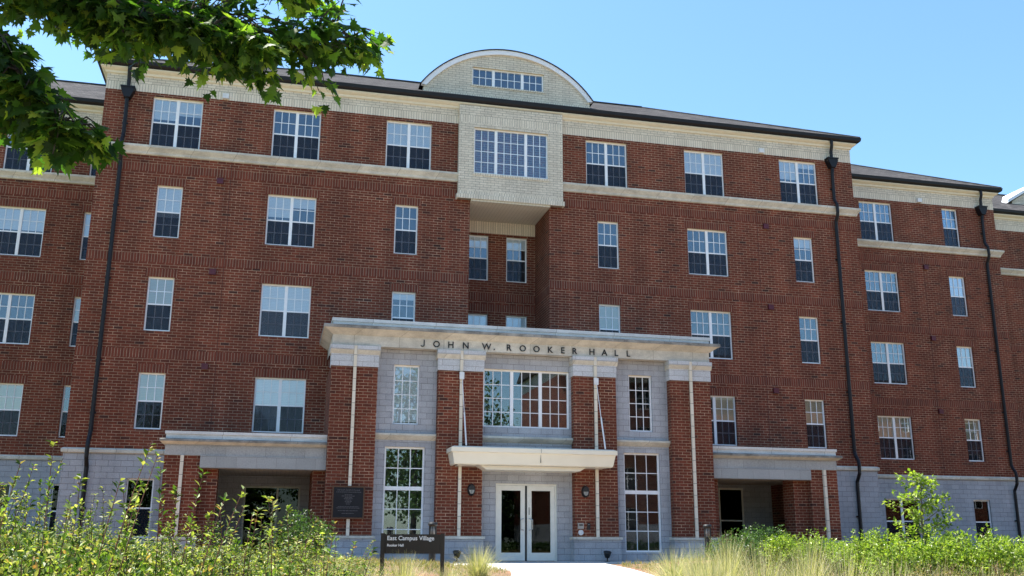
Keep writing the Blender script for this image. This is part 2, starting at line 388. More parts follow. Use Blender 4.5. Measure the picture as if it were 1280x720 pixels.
def wall(name, x0, x1, z0, z1, y, holes, zones, mats, depth=.15, flip=False, inner=True, gz=()):
    """front-facing wall sheet with openings, reveals, masonry zones by height; zones=[(ztop, matindex)] ascending"""
    mb = MB(); holes = [h for h in holes if h[1] > x0 and h[0] < x1]
    X = sorted({x0, x1} | {h[i] for h in holes for i in (0, 1) if x0 < h[i] < x1})
    Z = sorted({z0, z1} | {h[i] for h in holes for i in (2, 3) if z0 < h[i] < z1} | {q[0] for q in zones if z0 < q[0] < z1})
    for xa, xb in zip(X, X[1:]):
        for za, zb in zip(Z, Z[1:]):
            xm, zm = (xa+xb)/2, (za+zb)/2
            if any(h[0] < xm < h[1] and h[2] < zm < h[3] for h in holes): continue
            mi = next(m_ for zt, m_ in zones if zm < zt)
            mb.face([(xa, y, za), (xb, y, za), (xb, y, zb), (xa, y, zb)], mi)
    hi = len(mats)
    for h in holes:
        a, b, c, d = h[:4]; zm = (c+d)/2; mi = next(m_ for zt, m_ in zones if zm < zt); dp = h[4] if len(h) > 4 else depth
        mb.face([(a, y, c), (a, y, d), (a, y+dp, d), (a, y+dp, c)], mi)
        mb.face([(b, y, d), (b, y, c), (b, y+dp, c), (b, y+dp, d)], mi)
        mb.face([(a, y, d), (b, y, d), (b, y+dp, d), (a, y+dp, d)], hi)
        mb.face([(a, y+dp, c), (b, y+dp, c), (b, y, c), (a, y, c)], mi)
    return mb, mats+['head']

ALLW = []
def rng_rot(): return R(random.uniform(-.35, .35)), R(random.uniform(-.5, .5))
blrng = random.Random(21)
mesh_cache = {}
def cached(key, fn):
    if key not in mesh_cache: mesh_cache[key] = fn()
    return mesh_cache[key]
def window(xc, ztop, w, h, y, units, vfrac=(.5,), cols=3, rows=(2, 2), blind=None, dbl=True, bmat='blind_white', scr=True, depth=.14, name='window', fw=.045, parent=None, lint=False, gmat='glass', rl=.045):
    """units: number of side-by-side lights (or list of relative widths with column counts). Origin at top centre of the opening."""
    ul = [(1, cols)]*units if isinstance(units, int) else units
    key = (gmat, rl, fw, round(w, 3), round(h, 3), tuple(ul), tuple(vfrac), tuple(rows), dbl)
    mull = .10
    tot = sum(u[0] for u in ul); inner = w-2*fw-mull*(len(ul)-1); segs = []; x = -w/2+fw
    for u in ul:
        ww = inner*u[0]/tot; segs.append((x, x+ww, u[1])); x += ww+mull
    cuts = [0]+[-h*q for q in vfrac]+[-h]
    def frame():
        mb = MB(); mb.box(-w/2, w/2, 0, .07, -fw, 0); mb.box(-w/2, w/2, 0, .07, -h, -h+fw*1.1)
        mb.box(-w/2, -w/2+fw, .0, .07, -h+fw*1.1, -fw); mb.box(w/2-fw, w/2, .0, .07, -h+fw*1.1, -fw)
        for a, b in zip(segs, segs[1:]): mb.box(a[1], b[0], -.004, .066, -h+fw*1.1, -fw)
        for c in cuts[1:-1]:
            for s in segs: mb.box(s[0], s[1], .01, .06, c-rl/2, c+rl/2)
        return mb.mesh('frame', 'vinyl')
    def grille():
        mb = MB(); g = .023; yb = .018
        for s in segs:
            for r_i, (t, b) in enumerate(zip(cuts, cuts[1:])):
                t2 = t-fw if r_i == 0 else t-.0225; b2 = b+fw*1.1 if r_i == len(cuts)-2 else b+.0225
                for i in range(1, s[2]):
                    xx = s[0]+(s[1]-s[0])*i/s[2]; mb.box(xx-g/2, xx+g/2, yb, yb+.008, b2, t2)
                for i in range(1, rows[r_i]):
                    zz = t2+(b2-t2)*i/rows[r_i]; mb.box(s[0], s[1], yb+.001, yb+.007, zz-g/2, zz+g/2)
        return mb.mesh('grille', 'grille')
    def pane(): return MB().box(-w/2+fw, w/2-fw, -.003, .003, -h+fw, -fw).mesh('pane', gmat)
    o = link(name, cached(key+('f',), frame), parent or hall, (xc, y+depth-.055, ztop))
    if cols > 1: link('grille', cached(key+('g',), grille), o)
    a, b = rng_rot(); link('pane', cached(key+('p',), pane), o, (0, .034, 0), (a, 0, b))
    if scr and dbl:
        def sc():
            mb = MB()
            for s in segs: mb.box(s[0]+.004, s[1]-.004, .008, .010, -h+fw*1.1+.002, cuts[1]-.024)
            return mb.mesh('insect_screen', 'screen')
        link('insect_screen', cached(key+('s',), sc), o)
    if blind is None and dbl and cols == 3 and scr and ztop > 4 and blrng.random() < .4:
        blind = [blrng.choice([.12, .2, .3, .42]) for _ in segs]
    if blind:
        drops = blind if isinstance(blind, (list, tuple)) else [blind]*len(segs)
        key2 = key+('b', tuple(drops), bmat)
        def bl():
            mb = MB()
            for s, dr in zip(segs, drops):
                if dr > 0: mb.box(s[0]-.01, s[1]+.01, .056, .061, -fw-(h-2*fw)*dr, -fw+.02)
            return mb.mesh('blind', bmat)
        link('blind', cached(key2, bl), o)
    if lint:
        def li(): return MB().box(-w/2-.1, w/2+.1, -depth+.055-.005, -depth+.055-.001, .003, .27).mesh('soldier_lintel', 'soldier')
        link('soldier_lintel', cached(key+('l',), li), o)
    ALLW.append(o); return o

def rect(xc, ztop, w, h): return (xc-w/2, xc+w/2, ztop-h, ztop)
WD, WS, H0 = 1.573, .7845, 1.73
T5, T4, T3, T2 = 14.866, 11.806, 8.756, 5.706
main_h = []; specs = []
def add(xc, zt, dbl, blind=None, bm='blind_white', holes=None, y=0, h=H0):
    ww = WD if dbl else WS
    (main_h if holes is None else holes).append(rect(xc, zt, ww, h)); specs.append((xc, zt, ww, h, y, 2 if dbl else 1, blind, bm))
for s, bl in ((-1, {'a5': None, 'b5': None, 'c5': [.5, .5], 'a4': .6, 'b4': None, 'c4': None, 'a3': (.5, 'c'), 'b3': [.98, .98], 'c3': None, 'a2': (.52, 'c'), 'b2': [.98, .5]}),
              (1, {'a5': None, 'b5': [.5, .5], 'c5': None, 'a4': None, 'b4': None, 'c4': None, 'a3': None, 'b3': None, 'c3': (.5, 'c'), 'a2': (.55, 'c'), 'b2': ([0, .5], 'c')})):
    def g(kk):
        v = bl.get(kk)
        if isinstance(v, tuple): return v[0], 'blind_cream'
        return v, 'blind_white'
    for cc, X in (('a', 11.285), ('b', 7.42), ('c', 3.606)):
        add(s*X, T5, True, *g(cc+'5'))
        add(s*X, T4, cc == 'b', *g(cc+'4')); add(s*X, T3, cc == 'b', *g(cc+'3'))
        if cc != 'c': add(s*X, T2, cc == 'b', *g(cc+'2'))
add(-11.33, 2.50, False); add(11.33, 2.50, False)   # ground floor
ZONES_MAIN = [(3.24, 2), (6.17, 0), (6.44, 1), (9.23, 0), (9.5, 1), (12.26, 0), (12.53, 1), (15.0, 0), (15.285, 4), (30, 3)]
WM = ['brick', 'soldier', 'block', 'beige', 'beige_soldier']
recess = (-1.42, 1.42, 6.9, 12.18, 0.0)
doorholes = [(6.2, 10.1, .1, 2.72, .0), (-10.1, -6.2, .1, 2.72, .0)]
mb, mats = wall('wall', -13.57, 13.57, -.3, 15.66, 0, main_h+[recess]+doorholes, ZONES_MAIN, WM)
def side(mb, x, y0, y1, z0, z1, zones):
    Z = [z0]+[q[0] for q in zones if z0 < q[0] < z1]+[z1]
    for za, zb in zip(Z, Z[1:]):
        mi = next(m_ for zt, m_ in zones if (za+zb)/2 < zt)
        mb.face([(x, y0, za), (x, y1, za), (x, y1, zb), (x, y0, zb)], mi)
for x in (-13.57, 13.57): side(mb, x, 0, 13, -.3, 15.66, ZONES_MAIN)
side_z = ZONES_MAIN
mb.face([(-13.57, 13, -.3), (13.57, 13, -.3), (13.57, 13, 15.66), (-13.57, 13, 15.66)])
# recess: sides and back wall
for x in (-1.42, 1.42): side(mb, x, 0, 1.95, 6.9, 12.18, [(9.05, 0), (9.32, 1), (30, 0)])
rz = [(8.72, 0), (8.99, 1), (9.12, 0), (9.39, 1), (11.66, 0), (30, 4)]
rh = [(s*.725-.39, s*.725+.39, t-1.69, t) for s in (-1, 1) for t in (11.56, 8.61)]
m2, _ = wall('x', -1.42, 1.42, 6.7, 12.2, 1.95, rh, rz, WM); off = len(mb.v); mb.v += m2.v; mb.f += [tuple(i+off for i in f) for f in m2.f]; mb.mi += m2.mi
mb.face([(-1.42, 0, 6.9), (1.42, 0, 6.9), (1.42, 1.95, 6.9), (-1.42, 1.95, 6.9)])
mb.build('wall', mats, hall)
for s in (-1, 1):
    window(s*.725, 11.56, .78, 1.69, 1.95, 1, blind=.25)
    window(s*.725, 8.61, .78, 1.69, 1.95, 1, blind=.6)
# dark-coloured backing in place of the shade in rooms behind the openings
mb = MB()
for z0, z1 in ((-.2, 3.1), (3.2, 6.2), (6.3, 9.25), (9.35, 12.3), (12.4, 15.4)):
    for x0, x1 in ((-13.4, -1.5), (1.5, 13.4)):
        mb.face([(x0, 1.6, z0), (x1, 1.6, z0), (x1, 1.6, z1), (x0, 1.6, z1)])
        mb.face([(x0, .1, z1), (x1, .1, z1), (x1, 1.6, z1), (x0, 1.6, z1)]); mb.face([(x0, .1, z0), (x1, .1, z0), (x1, 1.6, z0), (x0, 1.6, z0)])
mb.face([(-1.5, 3, 6), (1.5, 3, 6), (1.5, 3, 12.2), (-1.5, 3, 12.2)])
mb.face([(-3.6, 1.6, 12.3), (3.6, 1.6, 12.3), (3.6, 1.6, 15.5), (-3.6, 1.6, 15.5)])
mb.build('shade_backing', ['shade_backing'], hall)

LOW = dict(cols=1, rows=(1, 1), gmat='doorglass')
for (xc, zt, ww, h, y, u, b, bm) in specs: window(xc, zt, ww, h, y, u, blind=b, bmat=bm, lint=4 < zt < 14, **(LOW if zt < 4 else {}))

# wings
def wing(x0, x1, y, wins, d1):
    hs = []; sp = []
    for (xc, zt, dbl, bl, bm) in wins:
        w_ = WD if dbl else WS; hs.append(rect(xc, zt, w_, H0)); sp.append((xc, zt, w_, dbl, bl, bm))
    mb, mats = wall('w', x0, x1, -.3, 15.66, y, hs, ZONES_MAIN, WM)
    for x in (x0, x1): side(mb, x, y, y+13, -.3, 15.66, ZONES_MAIN)
    mb.face([(x0, y+13, -.3), (x1, y+13, -.3), (x1, y+13, 15.66), (x0, y+13, 15.66)])
    mb.build('wall', mats, hall)
    mi = MB()
    for z0, z1 in ((-.2, 3.1), (3.2, 6.2), (6.3, 9.25), (9.35, 12.3), (12.4, 15.4)):
        mi.face([(x0+.1, y+1.5, z0), (x1-.1, y+1.5, z0), (x1-.1, y+1.5, z1), (x0+.1, y+1.5, z1)])
        mi.face([(x0+.1, y+.1, z1), (x1-.1, y+.1, z1), (x1-.1, y+1.5, z1), (x0+.1, y+1.5, z1)])
        mi.face([(x0+.1, y+.1, z0), (x1-.1, y+.1, z0), (x1-.1, y+1.5, z0), (x0+.1, y+1.5, z0)])
    mi.build('shade_backing', ['shade_backing'], hall)
    for (xc, zt, w_, dbl, bl, bm) in sp:
        window(xc, zt, w_, H0, y, 2 if dbl else 1, blind=bl, bmat=bm, lint=4 < zt < 14, **(LOW if zt < 4 else {}))
cw, ww_ = 'blind_cream', 'blind_white'
YW = 3.45
rw = []
for zt, db, sb in ((T5, (None, ww_), (None, ww_)), (T4, (None, ww_), (.98, ww_)), (T3, (None, ww_), (.5, cw)), (T2, (.5, cw), (.5, cw)), (2.43, (None, ww_), (None, ww_))):
    rw += [(16.86, zt, True, *db), (20.5, zt, False, *sb), (14.1, zt, False, None, ww_)]
wing(13.57, 22.75, YW, rw, 0)
lw = []
for zt, db, sb in ((T5, (None, ww_), (.5, ww_)), (T4, ([.45, .45], ww_), (.5, ww_)), (T3, (None, ww_), (.5, cw)), (T2, (.5, cw), (None, ww_)), (2.47, (None, ww_), (None, ww_))):
    lw += [(-16.48, zt, True, *db), (-14.07, zt, False, *sb), (-20.4, zt, False, None, ww_), (-23.6, zt, True, None, ww_)]
wing(-27, -13.57, YW, lw, 0)
Y3 = 5.85
rw2 = []
for zt in (T5, T4, T3, T2, 2.43): rw2 += [(28.2, zt, True, None, ww_), (32, zt, False, .5, ww_)]
wing(22.75, 38, Y3, rw2, 0)

# stone belt, ground-floor cap, crown and gutter (profiles swept round the corners; out = towards the viewer)
BELT = [(0, 12.80), (.05, 12.82), (.07, 12.90), (.17, 13.03), (.17, 13.10), (0, 13.13)]
CAP = [(0, 3.22), (.06, 3.24), (.07, 3.33), (.02, 3.37), (0, 3.37)]
CROWN = [(0, 15.55), (.05, 15.56), (.07, 15.63), (.15, 15.67), (.20, 15.71), (.20, 15.82), (0, 15.82)]
GUT = [(.17, 15.74), (.21, 15.75), (.28, 15.78), (.32, 15.82), (.34, 15.94), (.29, 15.955), (.17, 15.955)]
def paths(): return {
    'belt': [[(-13.57, 3.6), (-13.57, 0), (-1.88, 0)], [(1.88, 0), (13.57, 0), (13.57, 3.6)], [(-27, YW), (-13.57, YW)], [(13.57, YW), (22.75, YW), (22.75, 6.0)], [(22.75, Y3), (38, Y3)]],
    'cap': [[(-13.57, 3.6), (-13.57, 0), (-10.46, 0)], [(10.46, 0), (13.57, 0), (13.57, 3.6)], [(-27, YW), (-13.57, YW)], [(13.57, YW), (22.75, YW), (22.75, 6.0)], [(22.75, Y3), (38, Y3)]],
    'eave': [[(-13.57, 13), (-13.57, 0), (13.57, 0), (13.57, 13)], [(-27, YW), (-13.57, YW)], [(13.57, YW), (22.75, YW), (22.75, 14)], [(22.75, Y3), (38, Y3)]]}
pp = paths()
for p_ in pp['belt']: MB().sweep(p_, BELT).build('stone_belt', ['stone'], hall)
for p_ in pp['cap']: MB().sweep(p_, CAP).build('base_cap', ['stone'], hall)
for p_ in pp['eave']:
    MB().sweep(p_, CROWN).build('eave_crown', ['fascia'], hall)
    MB().sweep(p_, GUT).build('gutter', ['gutter'], hall)

for xj in (-9.43, 9.43): MB().box(xj-.007, xj+.007, -.003, -.001, 3.4, 12.78).build('control_joint', ['alarmjoint'], hall)
MB().box(18.9, 18.914, YW-.003, YW-.001, 3.4, 12.78).build('control_joint', ['alarmjoint'], hall)
# bay box over the recess
mb, mats = wall('b', -1.88, 1.88, 12.18, 15.655, -.2, [rect(0, 14.84, 2.68, 1.70)], [(12.46, 4), (15.0, 3), (15.285, 4), (30, 3)], WM)
for x in (-1.88, 1.88):
    side(mb, x, -.2, 0, 12.18, 15.655, [(12.46, 4), (15.0, 3), (15.285, 4), (30, 3)])
mb.face([(-1.88, -.2, 12.18), (1.88, -.2, 12.18), (1.88, 0, 12.18), (-1.88, 0, 12.18)], 3)
mb.build('bay', mats, hall)
mb = MB(); mb.box(-1.93, 1.93, -.245, -.203, 12.165, 12.33); mb.box(-1.93, -1.884, -.2025, -.003, 12.165, 12.33); mb.box(1.884, 1.93, -.2025, -.003, 12.165, 12.33); mb.build('bay_base', ['beige_soldier'], hall)
mb = MB(); mb.box(-1.40, 1.40, -.225, -.204, 13.05, 13.13); mb.build('window_sill', ['beige_soldier'], hall)
MB().box(-1.415, 1.415, -.19, 1.945, 12.10, 12.17).build('recess_soffit', ['soffit'], hall)
window(0, 14.84, 2.68, 1.70, -.2, [(1, 3), (1.4, 4), (1, 3)], vfrac=(), rows=(4,), dbl=False)
MB().face([(-1.8, .9, 12.5), (1.8, .9, 12.5), (1.8, .9, 15.5), (-1.8, .9, 15.5)]).build('shade_backing', ['shade_backing'], hall)

# roofs
def hip(x0, x1, y0, y1, z, sl, hipl=True, hipr=True, name='roof'):
    mb = MB(); d = (y1-y0)/2; zr = z+d*sl; ym = (y0+y1)/2
    a, b = (x0+d if hipl else x0), (x1-d if hipr else x1)
    mb.face([(x0, y0, z), (x1, y0, z), (b, ym, zr), (a, ym, zr)]); mb.face([(x1, y1, z), (x0, y1, z), (a, ym, zr), (b, ym, zr)])
    mb.face([(x1, y0, z), (x1, y1, z), (b, ym, zr)]); mb.face([(x0, y1, z), (x0, y0, z), (a, ym, zr)])
    mb.face([(x0, y0, z-.02), (x0, y1, z-.02), (x1, y1, z-.02), (x1, y0, z-.02)])
    # ridge and hip cap shingles
    for q in (((a, ym, zr+.02), (b, ym, zr+.02)),) + ((((x0, y0, z), (a, ym, zr)),) if hipl else ()) + ((((x1, y0, z), (b, ym, zr)),) if hipr else ()):
        mb.tube(q, .06, 6)
    return mb.build(name, ['shingle'], hall)
roof = hip(-13.87, 13.87, -.30, 12.6, 15.95, .535)
hip(-27, -13.5, YW-.30, 16, 15.948, .535, False, False); hip(13.5, 23.05, YW-.30, 16, 15.948, .535, False, True); hip(22.6, 38, Y3-.30, 18, 15.946, .535, False, False)

# arched dormer with barrel roof
arc = []; Rw, z0a, rise = 3.10, 16.55, 1.58
rad = (Rw**2+rise**2)/(2*rise); cz = z0a+rise-rad; a0 = math.asin(Rw/rad)
for i in range(33):
    a = -a0+2*a0*i/32; arc.append((rad*math.sin(a), cz+rad*math.cos(a)))
YD = .35; wy0, wy1 = 16.74, 17.45
mb = MB(); hx = 1.34
bot = 15.9
for (xa, za), (xb, zb) in zip(arc, arc[1:]):
    # columns of the tympanum, split around the window
    segs = [(xa, xb)]
    for q in (-hx, hx):
        segs = [t for s_ in segs for t in (((s_[0], q), (q, s_[1])) if s_[0] < q < s_[1] else (s_,))]
    for a, b in segs:
        ta = za+(zb-za)*(a-xa)/(xb-xa); tb = za+(zb-za)*(b-xa)/(xb-xa)
        lv = [(bot, 16.36, 1)]
        if -hx <= (a+b)/2 <= hx: lv += [(16.36, wy0, 0), (wy1, None, 0)]
        else: lv += [(16.36, None, 0)]
        for l0, l1, mi in lv:
            mb.face([(a, YD, l0), (b, YD, l0), (b, YD, l1 if l1 else tb), (a, YD, l1 if l1 else ta)], mi)
for a, b, c, d in ((-hx, hx, wy1, wy1), (-hx, hx, wy0, wy0)): mb.face([(a, YD, c), (b, YD, c), (b, YD+.1, d), (a, YD+.1, d)], 2)
for x in (-hx, hx): mb.face([(x, YD, wy0), (x, YD, wy1), (x, YD+.1, wy1), (x, YD+.1, wy0)])
for x in (-Rw, Rw): mb.face([(x, YD, bot), (x, YD+6, bot), (x, YD+6, z0a), (x, YD, z0a)])
mb.build('dormer_wall', ['beige', 'beige_soldier', 'head'], hall)
MB().face([(-1.5, 1.2, 16.3), (1.5, 1.2, 16.3), (1.5, 1.2, 17.7), (-1.5, 1.2, 17.7)]).build('shade_backing', ['shade_backing'], hall)
mb = MB(); mr = MB()
def arcs(r, n=32, ext=.0):
    aa = a0+ext; return [(r*math.sin(-aa+2*aa*i/n), cz+r*math.cos(-aa+2*aa*i/n)) for i in range(n+1)]
A, B = arcs(rad-.10), arcs(rad+.07, ext=.02)
for i in range(32):
    mb.face([(A[i][0], YD-.08, A[i][1]), (A[i+1][0], YD-.08, A[i+1][1]), (B[i+1][0], YD-.08, B[i+1][1]), (B[i][0], YD-.08, B[i][1])])
    mb.face([(A[i][0], YD-.08, A[i][1]), (A[i][0], YD-.002, A[i][1]), (A[i+1][0], YD-.002, A[i+1][1]), (A[i+1][0], YD-.08, A[i+1][1])])
mb.face([(A[0][0], YD-.08, A[0][1]), (B[0][0], YD-.08, B[0][1]), (B[0][0], YD+.1, B[0][1]), (A[0][0], YD+.1, A[0][1])])
mb.face([(A[-1][0], YD-.08, A[-1][1]), (B[-1][0], YD-.08, B[-1][1]), (B[-1][0], YD+.1, B[-1][1]), (A[-1][0], YD+.1, A[-1][1])])
mb.build('arch_trim', ['trimwhite'], hall)
B1, B2 = arcs(rad+.073, ext=.022), arcs(rad+.11, ext=.025)
for i in range(32):
    mr.face([(B2[i][0], YD-.11, B2[i][1]), (B2[i+1][0], YD-.11, B2[i+1][1]), (B2[i+1][0], YD+6, B2[i+1][1]), (B2[i][0], YD+6, B2[i][1])])
    mr.face([(B1[i][0], YD-.11, B1[i][1]), (B1[i+1][0], YD-.11, B1[i+1][1]), (B2[i+1][0], YD-.11, B2[i+1][1]), (B2[i][0], YD-.11, B2[i][1])])
    mr.face([(B1[i][0], YD-.11, B1[i][1]), (B1[i][0], YD+6, B1[i][1]), (B1[i+1][0], YD+6, B1[i+1][1]), (B1[i+1][0], YD-.11, B1[i+1][1])])
mr.build('dormer_roof', ['shingle'], hall)
MB().box(-1.40, 1.40, YD-.03, YD-.003, 16.68, 16.735).build('window_sill', ['beige_soldier'], hall)
window(0, wy1, 2*hx, wy1-wy0, YD, [(1, 3), (1.4, 4), (1, 3)], vfrac=(), rows=(2,), dbl=False)

# small gabled dormer with sunlit side on the far roof
mb = MB(); mb.prism([(28.0, 16.0), (32.0, 16.0), (32.0, 17.5), (30.0, 18.7), (28.0, 17.5)], 'y', 8.2, 12.0)
mb.build('far_gable', ['beige'], hall)
mb = MB()
for sg in (-1, 1):
    mb.prism([(30.0, 18.74), (30.0, 18.9), (30.0+sg*2.4, 17.5), (30.0+sg*2.4, 17.34)], 'y', 8.0, 12.0)
mb.build('gable_trim', ['trimwhite'], hall)

# downspouts with conductor heads
def downspout(x, y, zg=.1):
    mb = MB(); sx = x
    mb.tube([(sx, y-.24, 15.76), (sx, y-.24, 15.55), (sx, y-.16, 15.35), (sx, y-.15, 15.1), (sx, y-.15, 14.5)], .062, 8)
    mb.tube([(sx, y-.13, 14.6), (sx, y-.11, 14.0), (sx, y-.11, 13.42), (sx-.02*0, y-.16, 13.30), (sx, y-.27, 13.16), (sx, y-.28, 12.82), (sx, y-.24, 12.68), (sx, y-.12, 12.50), (sx, y-.10, 12.3),
             (sx, y-.10, 3.86), (sx, y-.15, 3.74), (sx, y-.29, 3.54), (sx, y-.32, 3.40), (sx, y-.30, 3.10), (sx, y-.20, 2.94), (sx, y-.11, 2.82), (sx, y-.10, zg)], .062, 8)
    o = mb.build('downspout', ['gutter'], hall, smooth=False)
    mc = MB(); mc.prism([(x-.20, 15.02), (x+.20, 15.02), (x+.20, 14.92), (x+.09, 14.66), (x-.09, 14.66), (x-.20, 14.92)], 'y', y-.27, y-.01)
    mc.box(x-.225, x+.225, y-.29, y-.004, 15.0, 15.05); mc.build('conductor_head', ['gutter'], o)
    ms = MB()
    for z in (13.8, 11.0, 8.6, 6.0, 4.4, 1.6): ms.box(x-.09, x+.09, y-.05, y-.004, z, z+.05)
    ms.build('bracket', ['gutter'], o)
downspout(-12.86, 0); downspout(12.66, 0); downspout(22.02, YW); downspout(-21.9, YW)

# small fittings on the facade
for x in (-9.76, 9.76):
    for z in (12.10, 9.02, 5.96): MB().box(x-.1, x+.1, -.09, -.002, z-.09, z+.09).build('alarm_box', ['alarm'], hall)
for x in (19.0,):
    for z in (12.10, 9.02, 5.96): MB().box(x-.1, x+.1, YW-.09, YW-.002, z-.09, z+.09).build('alarm_box', ['alarm'], hall)
for x, y in ((-9.8, 0), (9.76, 0), (19.0, YW)): MB().box(x-.1, x+.1, y-.12, y-.005, 15.02, 15.19).build('vent_box', ['whitebox'], hall)

# ---- entrance block ("portico")
YP, YI = -2.70, -2.42
PX = [(-6.0, -4.63), (-2.81, -1.43), (1.43, 2.81), (4.63, 6.0)]
for i, (a, b) in enumerate(PX):
    yb = YI+.2
    side_in = 0 if i in (0, 3) else yb
    mb = MB(); mb.box(a, b, YP, 0 if i in (0, 3) else yb, .86, 5.72); mb.build('pier', ['brick'], hall)
    mb = MB(); mb.box(a-.05, b+.05, YP-.06, yb-.01, .10, .79); mb.build('pier_base', ['block'], hall)
    MB().box(a-.09, b+.09, YP-.10, yb-.012, .79, .862).build('base_cap', ['stone'], hall)
    mb = MB(); xm = (a+b)/2
    mb.box(a-.02, b+.02, YP-.03, yb, 5.722, 6.08, 0)
    xs_ = -5.315 if i == 0 else (5.315 if i == 3 else xm)
    for q0, q1 in ((a-.05, xs_-.05), (xs_+.05, b+.05)):
        mb.prism([(YP-.031, 6.08), (YP-.11, 6.20), (YP-.11, 6.205), (yb, 6.205), (yb, 6.08)], 'x', q0, q1, 1)
        mb.prism([(YP-.12, 6.208), (YP-.12, 6.335), (yb, 6.335), (yb, 6.208)], 'x', q0-.0, q1, 0)
    mb.build('pier_capital', ['cap_block', 'stone'], hall)
    xs_ = -5.315 if i == 0 else (5.315 if i == 3 else xm)
    mb = MB(); mb.box(xs_-.045, xs_+.045, YP-.10, YP-.035, .865, 6.33); mb.box(xs_-.03, xs_+.03, YP-.036, YP-.002, .865, 5.71); mb.build('joint_strip', ['strip'], hall)
    if i in (1, 2): MB().box(xs_-.07, xs_+.07, YP-.17, YP-.102, 5.45, 5.66).build('rod_anchor', ['whitebox'], hall)
ph = [(-1.37, 1.37, 4.09, 5.875), (-.95, .95, .15, 2.41)]
for s in (-1, 1): ph += [(min(s*3.34, s*4.12), max(s*3.34, s*4.12), 4.09, 5.875), (min(s*3.12, s*4.31), max(s*3.12, s*4.31), .42, 3.42)]
mb, mats = wall('p', -5.95, 5.95, -.1, 6.33, YI, ph, [(30, 0)], ['block'])
mb.build('portico_wall', mats, hall)
mi = MB(); mi.box(-5.7, 5.7, -1.3, -1.2, .16, 6.2)
mi.face([(-5.7, -2.3, 3.75), (5.7, -2.3, 3.75), (5.7, -1.3, 3.75), (-5.7, -1.3, 3.75)])
mi.face([(-5.7, -2.3, .16), (5.7, -2.3, .16), (5.7, -1.3, .16), (-5.7, -1.3, .16)])
mi.build('shade_backing', ['shade_backing'], hall)
SILL = [(YI-.002, 3.62), (YI-.06, 3.66), (YI-.16, 3.75), (YI-.16, 3.80), (YI-.002, 3.83)]
for a, b in ((-4.63, -2.81), (-1.43, 1.43), (2.81, 4.63)): MB().prism(SILL, 'x', a+.003, b-.003).build('sill_band', ['stone'], hall)
window(0, 5.875, 2.74, 1.785, YI, [(1, 3)]*3, vfrac=(), rows=(4,), dbl=False, blind=None, fw=.05)
for s in (-1, 1):
    window(s*3.73, 5.875, .78, 1.785, YI, 1, vfrac=(), rows=(4,), dbl=False, blind=[.98, 0][s > 0] or None, gmat='dim_refl_glass' if s > 0 else 'glass')
    window(s*3.715, 3.42, 1.19, 3.0, YI, 1, vfrac=(.40,), rows=(2, 3), dbl=False, scr=False, fw=.05, rl=.11, gmat='dim_refl_glass' if s > 0 else 'glass')
# entablature
EP = [(-6.0, 0), (-6.0, YP-.03), (6.0, YP-.03), (6.0, 0)]
MB().sweep(EP, [(0, 6.342), (0, 6.66), (.03, 6.665)]).build('frieze', ['stone'], hall)
MB().sweep(EP, [(.03, 6.665), (.06, 6.69), (.22, 6.80), (.24, 6.81), (.28, 6.815), (.285, 6.90), (.27, 6.915), (.03, 6.95)], [0, 0, 0, 0, 1, 1, 1]).build('cornice', ['stone', 'weathered'], hall)
MB().sweep(EP, [(.01, 6.92), (.01, 7.05), (.04, 7.055), (.04, 7.155), (-.35, 7.165), (-.35, 6.9)]).build('coping', ['coping'], hall)
MB().face([(-5.8, YP+.1, 6.95), (5.8, YP+.1, 6.95), (5.8, -.01, 6.95), (-5.8, -.01, 6.95)]).build('portico_roof', ['coping'], hall)
mb = MB(); mb.face([(-5.99, YP, 6.342), (5.99, YP, 6.342), (5.99, YI+.05, 6.342), (-5.99, YI+.05, 6.342)]); mb.build('frieze_underside', ['stone'], hall)

# canopy with hanging rods
mb = MB(); CP = [(-2.52, YP-.01), (-2.52, -3.55), (2.52, -3.55), (2.52, YP-.01)]
mb.sweep(CP, [(-.1, 3.40), (0, 3.36), (0, 3.235), (-.045, 3.225), (-.11, 2.90), (-.15, 2.87)], caps=False)
mb.face([(-2.42, YP-.01, 3.40), (2.42, YP-.01, 3.40), (2.42, -3.45, 3.40), (-2.42, -3.45, 3.40)])
mb.face([(-2.28, YP-.01, 2.87), (2.28, YP-.01, 2.87), (2.28, -3.31, 2.87), (-2.28, -3.31, 2.87)])
cn = mb.build('canopy', ['canopy'], hall)
MB().prism([(-1.62, 2.867), (1.62, 2.867), (1.425, 2.755), (-1.425, 2.755)], 'y', -3.28, YP-.005).box(-1.42, 1.42, YP-.004, YI-.003, 2.755, 2.867).build('soffit_beam', ['canopy'], cn)
MB().box(.155, .162, -3.556, -3.549, 3.24, 3.36).box(.155, .162, -3.50, -3.46, 2.96, 3.2).build('panel_seam', ['gutter'], cn)
for s in (-1, 1):
    x = s*2.12; mb = MB()
    mb.tube([(x+.01, YP-.15, 5.50), (x+.03, -3.18, 4.35)], .012, 6); mb.tube([(x+.03, -3.17, 4.40), (x+.05, -3.46, 3.42)], .024, 6)
    mb.build('hanging_rod', ['whitebox'], cn)

